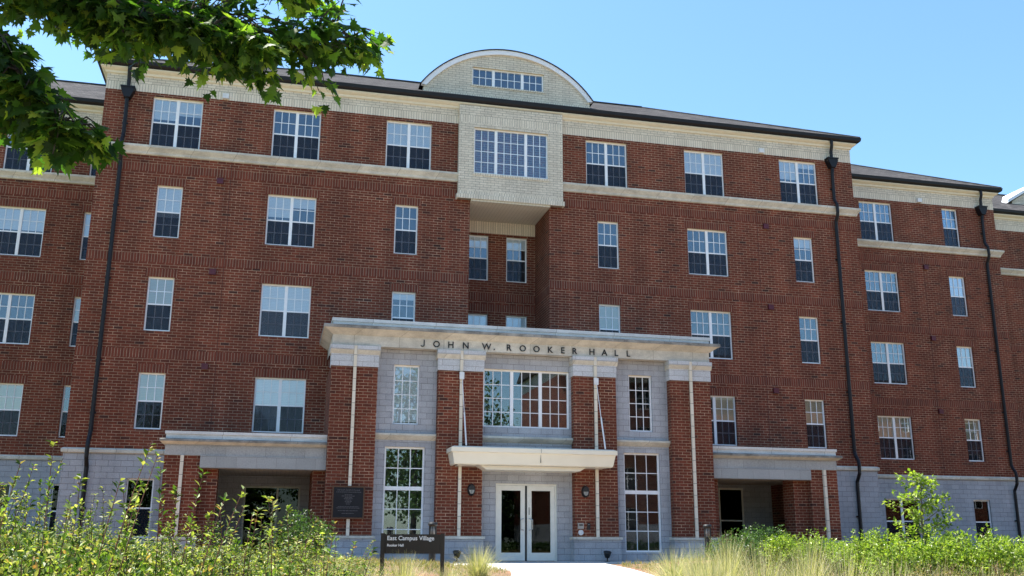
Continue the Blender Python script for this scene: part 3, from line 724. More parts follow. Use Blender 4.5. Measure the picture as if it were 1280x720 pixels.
# double entrance door
dr = MB(); zt = 2.41; yd = YI+.045
dr.box(-.95, .95, yd, yd+.10, zt-.05, zt); dr.box(-.95, -.90, yd, yd+.1, .155, zt-.05); dr.box(.90, .95, yd, yd+.1, .155, zt-.05)
door = dr.build('entrance_door', ['alu'], hall)
for s in (-1, 1):
    a, b = (-.895, -.035) if s < 0 else (.035, .895); y0 = yd+.02
    mb = MB(); mb.box(a, a+.135, y0, y0+.05, .17, zt-.055); mb.box(b-.135, b, y0, y0+.05, .17, zt-.055)
    mb.box(a+.135, b-.135, y0, y0+.05, zt-.20, zt-.055); mb.box(a+.135, b-.135, y0, y0+.05, .17, .40)
    mb.build('door_leaf', ['alu'], door)
    MB().box(a+.135, b-.135, y0+.02, y0+.028, .40, zt-.20).build('door_glass', ['doorglass'], door)
    MB().box(a+.135, b-.135, y0+.05, y0+.08, 1.17, 1.21).build('push_bar', ['steel'], door)
    hx_ = b-.06 if s < 0 else a+.06; hz = 1.22
    hxx = hx_-.0
    MB().tube([(hxx, y0, hz+.17), (hxx, y0-.06, hz+.17), (hxx-s*-.09, y0-.07, hz+.13), (hxx+s*.09, y0-.07, hz-.13), (hxx, y0-.06, hz-.17), (hxx, y0, hz-.17)], .013, 8).build('door_handle', ['steel'], door)
MB().box(-.034, .034, yd+.06, yd+.07, .16, zt-.05).build('gap_shade_strip', ['black'], door)  # black strip stands in for the shade between the two leaves
MB().box(.075, .12, yd+.012, yd+.0195, 1.50, 1.72).build('door_lock', ['grey_box'], door)
MB().box(-.949, .949, YI-.02, yd+.1, .10, .157).build('threshold', ['steel'], door)

# side porches
for s in (-1, 1):
    def X(a): return s*a
    pth = [(s*6.003, -2.46), (s*10.46, -2.46), (s*10.46, -.003)]
    if s < 0: pth = pth[::-1]
    MB().sweep(pth, [(-.2, 3.03), (0, 3.03), (0, 3.33), (.03, 3.335)]).build('porch_fascia', ['lintel_stone'], hall)
    MB().sweep(pth, [(.03, 3.335), (.13, 3.40), (.15, 3.405), (.155, 3.46), (.14, 3.475), (0, 3.50)], [0, 0, 1, 1, 1]).build('porch_cornice', ['stone', 'weathered'], hall)
    MB().sweep(pth, [(0, 3.48), (0, 3.62), (.03, 3.62), (.03, 3.70), (-.3, 3.71), (-.3, 3.4)]).build('porch_coping', ['coping'], hall)
    mb = MB(); mb.face([(X(6.003), -2.3, 3.52), (X(10.3), -2.3, 3.52), (X(10.3), -.003, 3.52), (X(6.003), -.003, 3.52)]); mb.build('porch_roof', ['coping'], hall)
    MB().box(X(6.003), X(9.49), -2.50, -2.15, 2.69, 3.032).build('porch_lintel', ['lintel_stone'], hall)
    MB().face([(X(6.003), -2.15, 2.72), (X(10.2), -2.15, 2.72), (X(10.2), -.004, 2.72), (X(6.003), -.004, 2.72)]).build('porch_ceiling', ['soffit'], hall)
    MB().box(X(9.493), X(10.46), -2.44, -1.5, .80, 3.028).build('porch_pier', ['brick'], hall)
    MB().box(X(9.0), X(9.492), -2.2, -1.5, .10, 2.715).build('porch_pier', ['brick'], hall)
    mb = MB(); mb.box(X(10.102), X(10.458), -1.498, -.002, .80, 3.028); mb.build('porch_side_wall', ['brick'], hall); MB().box(X(10.102), X(10.30), .002, 1.5, .05, 2.75).build('porch_side_wall', ['brick'], hall); MB().box(X(6.0), X(6.198), .002, 1.5, .05, 2.75).build('porch_side_wall', ['brick'], hall)
    MB().face([(X(6.2), 0, 2.722), (X(10.1), 0, 2.722), (X(10.1), 1.4, 2.722), (X(6.2), 1.4, 2.722)]).build('porch_ceiling', ['soffit'], hall)
    bh = [(8.04, 9.0, .15, 2.61)] if s > 0 else [(-8.35, -6.58, .15, 2.41)]
    mb, mm_ = wall('p', min(X(6.2), X(10.1)), max(X(6.2), X(10.1)), .05, 2.75, 1.4, bh, [(30, 0)], ['block']); mb.build('porch_back_wall', mm_, hall)
    MB().box(X(6.003), X(6.35), -2.2, -.002, .10, 2.715).build('porch_pier', ['brick'], hall)
    MB().box(X(9.44), X(10.51), -2.5, -.002, .0, .73).build('pier_base', ['block'], hall)
    MB().box(X(9.41), X(10.54), -2.54, -.002, .73, .80).build('base_cap', ['stone'], hall)
    MB().box(X(9.975)-.045, X(9.975)+.045, -2.53, -2.442, .80, 3.025).build('joint_strip', ['strip'], hall)
    mb = MB(); mb.box(X(6.36), X(8.99), -2.4, -.01, .0, .14); mb.box(X(6.21), X(10.09), -.009, 1.39, .0, .14); mb.build('porch_floor', ['grey_box'], hall)
# glazed doors inside the porches
def glazed(x0, x1, zt, nm, mull=(), rail=None, fmat='alu'):
    f = .06; y = 1.43; mb = MB(); mb.box(x0, x1, y, y+.06, zt-f, zt); mb.box(x0, x0+f, y, y+.06, .15, zt-f); mb.box(x1-f, x1, y, y+.06, .15, zt-f)
    for q in mull: mb.box(q-.03, q+.03, y, y+.06, .15, zt-f)
    if rail: mb.box(x0+f, x1-f, y+.002, y+.058, rail, rail+.05)
    o = mb.build(nm, [fmat], hall); MB().box(x0+f, x1-f, y+.025, y+.032, .15, zt-f).build('door_glass', ['doorglass'], o); return o
glazed(8.04, 9.0, 2.61, 'side_door', (), 1.45)
glazed(-8.35, -6.58, 2.41, 'side_door', (-7.3,), None, 'grey_box')

# raised lettering on the frieze
def text_mesh(body, size, ext, name, font_scale_x=1.0, weight=0.0):
    cu = bpy.data.curves.new(name, 'FONT'); cu.body = body; cu.size = size; cu.extrude = ext; cu.align_x = 'CENTER'; cu.align_y = 'CENTER'; cu.offset = weight
    o = bpy.data.objects.new(name, cu); COL.objects.link(o); bpy.context.view_layer.update()
    me = bpy.data.meshes.new_from_object(o.evaluated_get(bpy.context.evaluated_depsgraph_get())); bpy.data.objects.remove(o); bpy.data.curves.remove(cu)
    for v in me.vertices: v.co.x *= font_scale_x
    me.name = name; return me
def stand(me, loc, s=1): # upright facing -y
    out = []
    for v in me.vertices: out.append((loc[0]+v.co.x*s, loc[1]+(-v.co.z), loc[2]+v.co.y*s))
    return out, [tuple(p.vertices) for p in me.polygons]
for ch, x, z in (('J', -3.32, 0), ('O', -2.90, 0), ('H', -2.46, 0), ('N', -2.0, 0), ('W', -1.35, 0), ('.', -1.11, 0), ('R', -.64, 0), ('O', -.21, 0), ('O', .23, 0), ('K', .68, 0), ('E', 1.08, 0), ('R', 1.47, 0), ('H', 2.03, 0), ('A', 2.44, 0), ('L', 2.84, 0), ('L', 3.24, 0)):
    if ch == 'J':
        pl = [(x+.03, .205), (x+.058, .205)]; ro, ri = .066, .038; cx_ = x+.058-ro
        outer = [(cx_+ro*math.cos(-a), .045+ro*math.sin(-a)) for a in [i*math.pi*.86/12 for i in range(13)]]
        inner = [(cx_+ri*math.cos(-a), .045+ri*math.sin(-a)) for a in [i*math.pi*.86/12 for i in range(13)]]
        mb.prism([(q[0], 6.405+q[1]*.93+.012) for q in [(x+.030, .205)]+inner+outer[::-1]+[(x+.058, .205)]], 'y', YP-.057, YP-.033).build('letter', ['lettermetal'], hall); continue
    me = text_mesh(ch, .285, .012, 'letter', 1.0, .003)
    mb = MB()
    if ch == '.': mb.box(x-.018, x+.018, YP-.06, YP-.032, 6.405, 6.443).build('period', ['lettermetal'], hall); continue
    cxv = [v.co.x for v in me.vertices]; cyv = [v.co.y for v in me.vertices]; mx_, my_ = (min(cxv)+max(cxv))/2, min(cyv); ks = .192/(max(cyv)-my_)
    off = len(mb.v)
    for v in me.vertices: mb.v.append((x+(v.co.x-mx_)*ks, YP-.045-v.co.z, 6.405+(v.co.y-my_)*ks))
    for p in me.polygons: mb.f.append(tuple(off+i for i in p.vertices)); mb.mi.append(0)
    mb.build('letter', ['lettermetal'], hall)

# ------------------------------------------------------------------ fixtures standing on / hung from the entrance
def plaque():
    t = thing('wall_plaque', 'square dark bronze plaque with raised text on the leftmost brick pier', 'plaque', (-5.34, YP, 1.78))
    MB().box(-.42, .42, -.145, -.103, -.42, .42).build('plate', ['bronze'], t)
    mb = MB(); mb.box(-.46, .46, -.155, -.101, .421, .46); mb.box(-.46, .46, -.155, -.101, -.46, -.421); mb.box(-.46, -.421, -.155, -.101, -.42, .42); mb.box(.421, .46, -.155, -.101, -.42, .42); mb.build('rim', ['bronze_rim'], t)
    MB().box(-.3, .3, -.101, -.002, -.3, .3).build('mount', ['black'], t)
    mb = MB(); me = text_mesh('THE EAST CAMPUS VILLAGE', .052, .002, 'txt'); v, f = stand(me, (0, -.147, .34)); mb.v += v; mb.f += f; mb.mi += [0]*len(f)
    rnd = random.Random(3); z = .285
    for i, wd in enumerate([.7, .0, .22, .38, .2, .24, .16, .2, .14, .12, .0, .58, .66, .0, .56, .0, .34]):
        x = -wd/2
        while x < wd/2-.01 and wd:
            q = rnd.uniform(.02, .07); mb.box(x, min(x+q, wd/2), -.149, -.146, z-.006, z+.006); x += q+.012
        z -= .037
    mb.build('raised_text', ['raised'], t)
plaque()
def sconce(x, label):
    t = thing('wall_lantern', label, 'wall lamp', (x, YP, 2.19), group='oval lanterns beside the entrance')
    ell = [(.115*math.cos(2*math.pi*i/24), .175*math.sin(2*math.pi*i/24)) for i in range(24)]
    MB().prism(ell, 'y', -.05, -.002).build('backplate', ['black'], t)
    mb = MB(); out = [(p[0], p[1]) for p in ell]
    n = len(mb.v)
    for k_, sc_, yy in ((0, 1, -.05), (1, .97, -.09), (2, .8, -.125), (3, .72, -.13)):
        mb.v += [(p[0]*sc_, yy, p[1]*sc_) for p in ell]
    for r in range(3):
        for i in range(24):
            j = (i+1) % 24; mb.f.append((n+r*24+i, n+r*24+j, n+(r+1)*24+j, n+(r+1)*24+i)); mb.mi.append(0)
    mb.build('hood', ['black'], t, smooth=True)
    top = [(p[0]*.72, p[1]*.72) for p in ell if p[1] >= -.001]
    MB().prism([(p[0]*.72, p[1]*.72+.0) for p in ell if p[1] > -.0001], 'y', -.128, -.06).build('shade', ['black'], t)
    for sx in (-1, 1):
        MB().prism([(sx*.006, -.004), (sx*.078, -.004), (sx*.062, -.075), (sx*.03, -.112), (sx*.006, -.122)], 'y', -.124, -.06).build('lens', ['lens'], t)
sconce(-1.76, 'oval black wall lantern left of the double door, under the canopy'); sconce(1.75, 'oval black wall lantern right of the double door, above the intercom')
t = thing('intercom', 'small grey intercom panel with round button on the brick pier right of the door', 'intercom', (1.60, YP, 1.12))
MB().box(-.09, .09, -.04, -.002, -.02, .15).build('call_panel', ['grey_box'], t); mb = MB(); mb.lathe([(0, .03), (.075, .03), (.08, 0), (.08, -.02)], (0, 0, 0), 20)
mb.v = [(a, -.025-c, b-.13) for a, b, c in mb.v]; mb.build('push_button', ['whitebox'], t)
MB().box(-.06, .06, -.045, -.0405, .07, .11).build('speaker_grille', ['black'], t)
t = thing('card_reader', 'narrow black card reader beside the pale strip right of the door', 'card reader', (1.85, YP, 1.17))
MB().box(-.045, .045, -.035, -.002, -.1, .1).build('reader_body', ['black'], t); MB().box(-.012, .012, -.038, -.0355, .05, .062).build('indicator', ['whitebox'], t)
for x, side_ in ((-2.2, 'left'), (2.33, 'right')):
    t = thing('floodlight', 'small black floodlight on the pavement against the pier base %s of the entrance' % side_, 'floodlight', (x, -2.98, .15), group='ground floodlights at the entrance')
    mb = MB(); mb.lathe([(.0, -.06), (.07, -.06), (.115, .09), (.125, .12), (.11, .12), (.10, .08), (0, .07)], (0, 0, 0), 16)
    mb.v = [(a, -c*.2+b*.9, .18+c*.9+b*.3) for a, b, c in mb.v]; mb.build('lamp_head', ['black'], t, smooth=True)
    MB().tube([(0, 0, .0), (0, 0, .12)], .02, 8).box(-.07, .07, -.05, .05, 0, .012).build('bracket', ['black'], t)

def bollard(x, y, z, label, h=1.05):
    t = thing('bollard_light', label, 'bollard light', (x, y, z), group='bollard lights along the walk')
    MB().lathe([(0, 0), (.115, 0), (.115, .05), (.10, .07)], sides=20).build('base', ['black'], t, smooth=False)
    MB().lathe([(.086, .06), (.086, h-.36)], sides=20).build('post', ['black'], t, smooth=True)
    MB().lathe([(.086, h-.36), (.10, h-.35), (.10, h-.33), (0, h-.33)], sides=20).build('collar', ['black'], t)
    MB().lathe([(.0, h-.33), (.055, h-.33), (.055, h-.08), (0, h-.08)], sides=16).build('lens', ['lens'], t, smooth=True)
    mb = MB()
    for i in range(6):
        a = math.pi/3*i+.2; cx, cy = .088*math.cos(a), .088*math.sin(a); mb.tube([(cx, cy, h-.34), (cx, cy, h-.07)], .014, 6)
    mb.build('guard_bars', ['black'], t)
    MB().lathe([(.0, h-.085), (.105, h-.085), (.118, h-.06), (.118, h-.03), (.10, h), (0, h+.012)], sides=20).build('cap', ['black'], t)
bollard(-3.57, -7.15, .12, 'black bollard light directly behind the dark brown sign')
bollard(4.0, -6.45, .14, 'black bollard light rising from the tall grass right of the entrance')

# campus sign
sx0, sy0, sz0 = -5.455, -17.36, .0
t = thing('campus_sign', 'low dark brown two-post sign with white lettering in the planting bed left of the path', 'sign', (sx0, sy0, sz0), (0, 0, -.22))
gz0 = .15
for s in (-1, 1): MB().box(s*.425-.028, s*.425+.028, -.028, .028, -.15, .835).build('post', ['brown_sign'], t)
MB().box(-.396, .396, -.018, .018, .555, .822).build('panel', ['brown_sign'], t)
for body, sz, x, z in (('East Campus Village', .083, -.36, .765), ('Rooker Hall', .048, -.36, .668)):
    me = text_mesh(body, sz, .001, 'txt', 1.0, .0012); mnx = min(v.co.x for v in me.vertices); v, f = stand(me, (x-mnx, -.0195, z)); mb = MB(); mb.v += v; mb.f += f; mb.mi += [0]*len(f); mb.build('sign_text', ['white_letter'], t)

# ------------------------------------------------------------------ plants
def leaf_quad(mb, p, d, nrm, L_, W__, fold=.25, mi=0):
    d = d.normalized(); s = d.cross(nrm); s = s.normalized() if s.length > 1e-4 else Vector((1, 0, 0)); n_ = s.cross(d)
    n = len(mb.v); m1 = p+d*L_*.45
    mb.v += [tuple(p), tuple(m1+s*W__/2+n_*W__*fold), tuple(p+d*L_), tuple(m1-s*W__/2+n_*W__*fold)]
    mb.f += [(n, n+1, n+2), (n, n+2, n+3)]; mb.mi += [mi, mi]
def rv(rn): 
    v = Vector((rn.gauss(0, 1), rn.gauss(0, 1), rn.gauss(0, 1))); return v.normalized()

def shrub_meshes(seed, Rr, Hh, n_stems, leaf, matname, shoots=6, shoot_h=.5, dens=1.0, name='foliage'):
    rn = random.Random(seed); fo = MB(); st = MB()
    for i in range(n_stems):
        a = rn.uniform(0, 2*math.pi); rr = Rr*math.sqrt(rn.random()); hh = Hh*(1-.35*(rr/Rr)**2)*rn.uniform(.72, 1.08); lean = rn.uniform(.5, 1)
        isshoot = i < shoots
        if isshoot: hh = Hh+shoot_h*rn.uniform(.3, 1); rr *= .8
        p0 = Vector((math.cos(a)*rr*.35, math.sin(a)*rr*.35, 0)); p3 = Vector((math.cos(a)*rr, math.sin(a)*rr, hh))
        p1 = p0.lerp(p3, .4)+Vector((0, 0, .18*hh)); pts = []
        bend = Vector((rn.uniform(-.1, .1), rn.uniform(-.1, .1), 0))
        for k_ in range(7):
            q = k_/6; pts.append(p0*(1-q)**2+p1*2*q*(1-q)+p3*q*q+bend*q*q)
        st.tube(pts, [.0045*(1-q/7)+.0012 for q in range(7)], 4, cap=False)
        nl = int((46 if isshoot else 72)*dens*hh/1.0)
        for j in range(nl):
            q = 1-(rn.random()**1.2)*(.9 if isshoot else .75); k_ = min(int(q*6), 5); p = pts[k_].lerp(pts[k_+1], q*6-k_)
            ax = (pts[k_+1]-pts[k_]).normalized()
            off = rv(rn); off = (off-ax*off.dot(ax)).normalized()
            tw = 0 if isshoot else rn.uniform(0, .17)
            base = p+off*tw+Vector((0, 0, tw*.4)); sc = leaf*rn.uniform(.6, 1.15)*(1.1 if isshoot else 1)
            d = off+ax*rn.uniform(.1, .8)+rv(rn)*.3
            leaf_quad(fo, base, d, ax+rv(rn)*.4, sc, sc*.5)
            # twig-end cluster
            if not isshoot:
                for _ in range(2):
                    leaf_quad(fo, base+rv(rn)*.03, rv(rn)+Vector((0, 0, .5)), rv(rn)+Vector((0, 0, 1)), sc*.9, sc*.45)
    return fo.mesh(name, matname), st.mesh('stems', 'stem')

hv = [shrub_meshes(s, .62, .95, 62, .042, 'hedge', shoots=10, shoot_h=.50) for s in (1, 2, 3, 4)]
sv = [shrub_meshes(s, .6, .8, 60, .055, 'spring', shoots=2, shoot_h=.15, dens=.9) for s in (11, 12, 13)]
bv = [shrub_meshes(s, .6, .7, 60, .035, 'drybush', shoots=4, shoot_h=.12) for s in (41, 42)]
dv = [shrub_meshes(s, .5, .7, 44, .045, 'darkshrub', shoots=2, shoot_h=.15) for s in (21, 22)]
def place_shrub(var, name, label, cat, x, y, sc, rz, group, zs=1.0):
    t = thing(name, label, cat, (x, y, ground_z(x, y)-.02), (0, 0, rz), group); t.scale = (sc, sc, sc*zs)
    link('foliage', var[0], t); link('stems', var[1], t); return t

CX, CY, CZ = -7.428, -31.7415, .7339
def spot(px, D):          # ground position at a bearing and distance from the viewpoint (planning helper)
    d = f_+r_*((px-640)/1228.85)-u_*(330/1228.85)
    return CX+d.x*D, CY+d.y*D
HEDGE = [ # column, distance, top height in metres above sea of camera, label
 (-60, 5.6, 0.79), (70, 5.4, 0.73), (190, 5.9, 0.67), (300, 6.1, 0.58), (385, 6.4, 0.52), 
 (-30, 7.6, 0.88), (60, 7.9, 0.79), (150, 8.3, 0.76), (245, 8.6, 0.69), (335, 8.9, 0.63), (410, 9.2, 0.51),
 (0, 11.2, 0.98), (95, 11.6, 0.90), (185, 11.5, 0.82), (275, 12.0, 0.73), (355, 12.5, 0.71), (425, 12.3, 0.57)]
HL = ['leafy yellow-green shrub cut by the left edge of the frame, nearest the camera', 'near yellow-green shrub with tall shoots at the bottom left, second from the frame edge', 'near yellow-green shrub in front of the leftmost ground floor window of the main block', 'near low shrub in front of the left porch pier', 'near low straggly shrub at the bottom, left of the plaque',
 'tall arching shrub at the left edge below the white-curtained windows of the left wing', 'shrub in the middle row below the corner downspout', 'middle-row shrub below the stepped block corner of the hall', 'middle-row shrub in front of the left porch pier', 'middle-row shrub in front of the dark glass of the left porch', 'middle-row low shrub below the bronze plaque',
 'rear shrub against the left wing, partly hidden by nearer shrubs', 'rear shrub beside the foot of the left downspout', 'rear shrub under the ground floor window of the left block wall', 'rear shrub at the left foot of the left porch', 'rear shrub before the glazed opening of the left porch', 'rear shrub below the pier that carries the plaque']
rn = random.Random(5)
for i, ((px, D, top), lb) in enumerate(zip(HEDGE, HL)):
    x, y = spot(px, D); g = ground_z(x, y); h = top-g
    place_shrub(hv[i % 4], 'shrub', lb, 'shrub', x, y, 1.0+.1*rn.random(), rn.uniform(0, 6.28), 'yellow-green shrubs in the left bed', zs=h/1.05)
RS = [(1000, 14.5, .92), (1045, 14.4, .78), (1095, 13.5, .93), (1140, 12.6, .86), (1185, 13.3, .92), (1228, 12.2, .90), (1275, 12.8, .90), (1322, 12.2, .86)]
RS += [(1150, 10.4, .62), (1205, 10.6, .60), (1262, 10.2, .62)]
RL = ['bright green shrub at the foot of the right porch pier', 'bright green shrub under the grey block base right of the porch', 'bright green shrub in front of the right corner downspout', 'bright green shrub just left of the young tree', 'bright green shrub just right of the young tree', 'bright green shrub below the single ground floor window of the right wing', 'bright green shrub at the foot of the far right downspout', 'bright green shrub cut by the right edge of the frame',
 'low brownish shrub directly before the trunk of the young tree', 'low brownish shrub right of the young tree, nearer than its green neighbours', 'low brownish shrub in the bottom right corner']
for i, ((px, D, top), lb) in enumerate(zip(RS, RL)):
    x, y = spot(px, D); g = ground_z(x, y); place_shrub((sv if i < 8 else bv)[i % (3 if i < 8 else 2)], 'shrub', lb, 'shrub', x, y, 1.0, rn.uniform(0, 6.28), 'shrubs in the right bed', zs=(top-g)/.86)
DS = [(925, 15.5, .86), (960, 16.5, .95), (375, 17, 1.15)]
DL = ['dark green shrub before the door of the right porch', 'dark green shrub before the shaded corner of the right porch', 'dark green shrub before the brick pier right of the left porch glass']
for i, ((px, D, top), lb) in enumerate(zip(DS, DL)):
    x, y = spot(px, D); g = ground_z(x, y); place_shrub(dv[i % 2], 'shrub', lb, 'shrub', x, y, 1.1, rn.uniform(0, 6.28), 'dark shrubs near the porches', zs=(top-g)/.76)

def grass_mesh(seed, Rr, Hh, n, mat='grass', wdt=.006):
    rn = random.Random(seed); mb = MB()
    for i in range(n):
        a = rn.uniform(0, 6.283); r = Rr*.25*math.sqrt(rn.random()); lean = abs(rn.gauss(0, .45)); h = Hh*rn.uniform(.55, 1.1)*math.cos(min(lean, 1.1)*.7)
        p = Vector((math.cos(a)*r, math.sin(a)*r, 0)); dr = a+rn.uniform(-.6, .6); out = Vector((math.cos(dr), math.sin(dr), 0)); sd_ = Vector((-out.y, out.x, 0)); 
        L = []; 
        for k_ in range(5):
            q = k_/4; L.append(p+out*(Rr*lean*1.5*q**1.8)+Vector((0, 0, h*(q-.22*lean*q**3))))
        n0 = len(mb.v)
        for k_, c in enumerate(L):
            w_ = wdt*(1-k_/4.3); mb.v += [tuple(c-sd_*w_/2), tuple(c+sd_*w_/2)]
        for k_ in range(4): mb.f.append((n0+2*k_, n0+2*k_+1, n0+2*k_+3, n0+2*k_+2)); mb.mi.append(0)
    return mb.mesh('blades', mat)
gv = [grass_mesh(s, .62, .82, 620, wdt=.008) for s in (31, 32, 33)]
def grass(x, y, sc, label, top=None, group='tall grass clumps', nm='grass_clump'):
    g = ground_z(x, y); t = thing(nm, label, 'ornamental grass', (x, y, g-.02), (0, 0, rn.uniform(0, 6.28)), group); sc *= rn.uniform(.75, 1.1); t.scale = (sc, sc, (top-g)/.8*rn.uniform(.9, 1.04))
    link('blades', gv[rn.randrange(3)], t)
GR = [(598, 15.2, .90, .74, 'rounded tan-green grass clump left of the double door beside the path'),
 (505, 12.6, .8, .60, 'low grass clump around the left post of the sign'), (455, 10.6, .8, .60, 'low grass clump left of the sign'), (560, 12.8, .7, .50, 'low grass clump at the right post of the sign'), (410, 11.5, .8, .62, 'low grass clump below the plaque behind the shrubs'),
 (842, 14.5, .95, .68, 'tan-green grass clump at the right edge of the path'), (872, 12.6, 1.0, .74, 'wispy grass clump in front of the right bollard light'), (908, 13.6, 1.0, .88, 'wispy grass clump right of the bollard light'),
 (890, 10.4, 1.0, .66, 'near wispy grass clump below the right bollard light'), (948, 11.4, 1.0, .84, 'wispy grass clump below the door of the right porch'), (985, 9.8, 1.0, .74, 'near wispy grass clump before the right porch'), (1010, 12.2, 1.0, .85, 'wispy grass clump before the right porch pier'),
 (1050, 9.8, 1.0, .73, 'near wispy grass clump before the right block wall'), (1110, 10.2, 1.0, .66, 'near wispy grass clump below the right corner downspout'), (1165, 10.4, 1.0, .55, 'low grass clump in front of the young tree'), (1225, 10.2, 1.0, .53, 'low grass clump below the right wing'), (1285, 10.2, 1.0, .53, 'low grass clump at the bottom right corner')]
for px, D, sc, top, lb in GR:
    x, y = spot(px, D); grass(x, y, sc, lb, top)

hd = MB(); rh_ = random.Random(77)
for i in range(26000):
    x = rh_.uniform(-40, 80); f = rh_.random()
    p = Vector((x, rh_.uniform(-45.6, -44.4), -.86+1.5*f**.5)); leaf_quad(hd, p, rv(rh_), rv(rh_), .22, .16, .1)
o = hd.build('reflection_hedge', ['tree']); o['label'] = 'long low unseen hedge added to hide the bright added pavement from window reflections'; o['category'] = 'hedge'  # leaf band added out of view to darken low window reflections
# low ground cover: uncountable
cm = MB(); rc = random.Random(9)
cnt = 0
while cnt < 9000:
    x = rc.uniform(-12, 14); y = rc.uniform(-28, -6); d = max(lerp_path(PATH, y)-x, x-lerp_path(PATHR, y))
    if d < .15: continue
    if noise.noise(Vector((x*.7, y*.7, 3))) < -.12: continue
    p = Vector((x, y, ground_z(x, y)))
    for _ in range(5):
        a = rc.uniform(0, 6.28); leaf_quad(cm, p+Vector((rc.uniform(-.08, .08), rc.uniform(-.08, .08), 0)), Vector((math.cos(a)*.6, math.sin(a)*.6, rc.uniform(.4, 1.4))), Vector((0, 0, 1)), rc.uniform(.05, .17), rc.uniform(.008, .02))
    cnt += 1
cm.build('ground_cover', ['cover'], kind='stuff')

# young tree on the right
def sapling():
    x, y = spot(1158, 13.0); g = ground_z(x, y); top = 1.60
    t = thing('young_tree', 'small bright green young tree standing among the shrubs before the right wing', 'tree', (x, y, g)); H_ = top-g
    rn = random.Random(44); st = MB(); fo = MB()
    trunk = [Vector((0, 0, 0)), Vector((.02, 0, H_*.3)), Vector((-.02, .01, H_*.6)), Vector((.02, 0, H_*.97))]
    st.tube(trunk, [.022, .017, .012, .004], 6)
    for i in range(26):
        q = .25+.72*i/25; z = H_*q; a = i*2.4; ln = .72*(1-(q-.25)*.95)*rn.uniform(.7, 1.15)
        d = Vector((math.cos(a), math.sin(a), rn.uniform(.15, .55))).normalized(); p0 = Vector((0, 0, z)); pts = [p0, p0+d*ln*.5+Vector((0, 0, .03)), p0+d*ln+Vector((0, 0, .02))]
        st.tube(pts, [.007, .005, .002], 4, cap=False)
        for j in range(64):
            s = rn.uniform(.2, 1.03); c = pts[0].lerp(pts[2], s)+rv(rn)*.045*(1.5-s*.3); sz = rn.uniform(.04, .075)
            leaf_quad(fo, c, rv(rn)+d*.8+Vector((0, 0, -.1)), Vector((0, 0, 1))+rv(rn)*.5, sz, sz*.62, .15)
    st.build('trunk', ['graystem'], t); fo.build('foliage', ['spring'], t)
sapling()

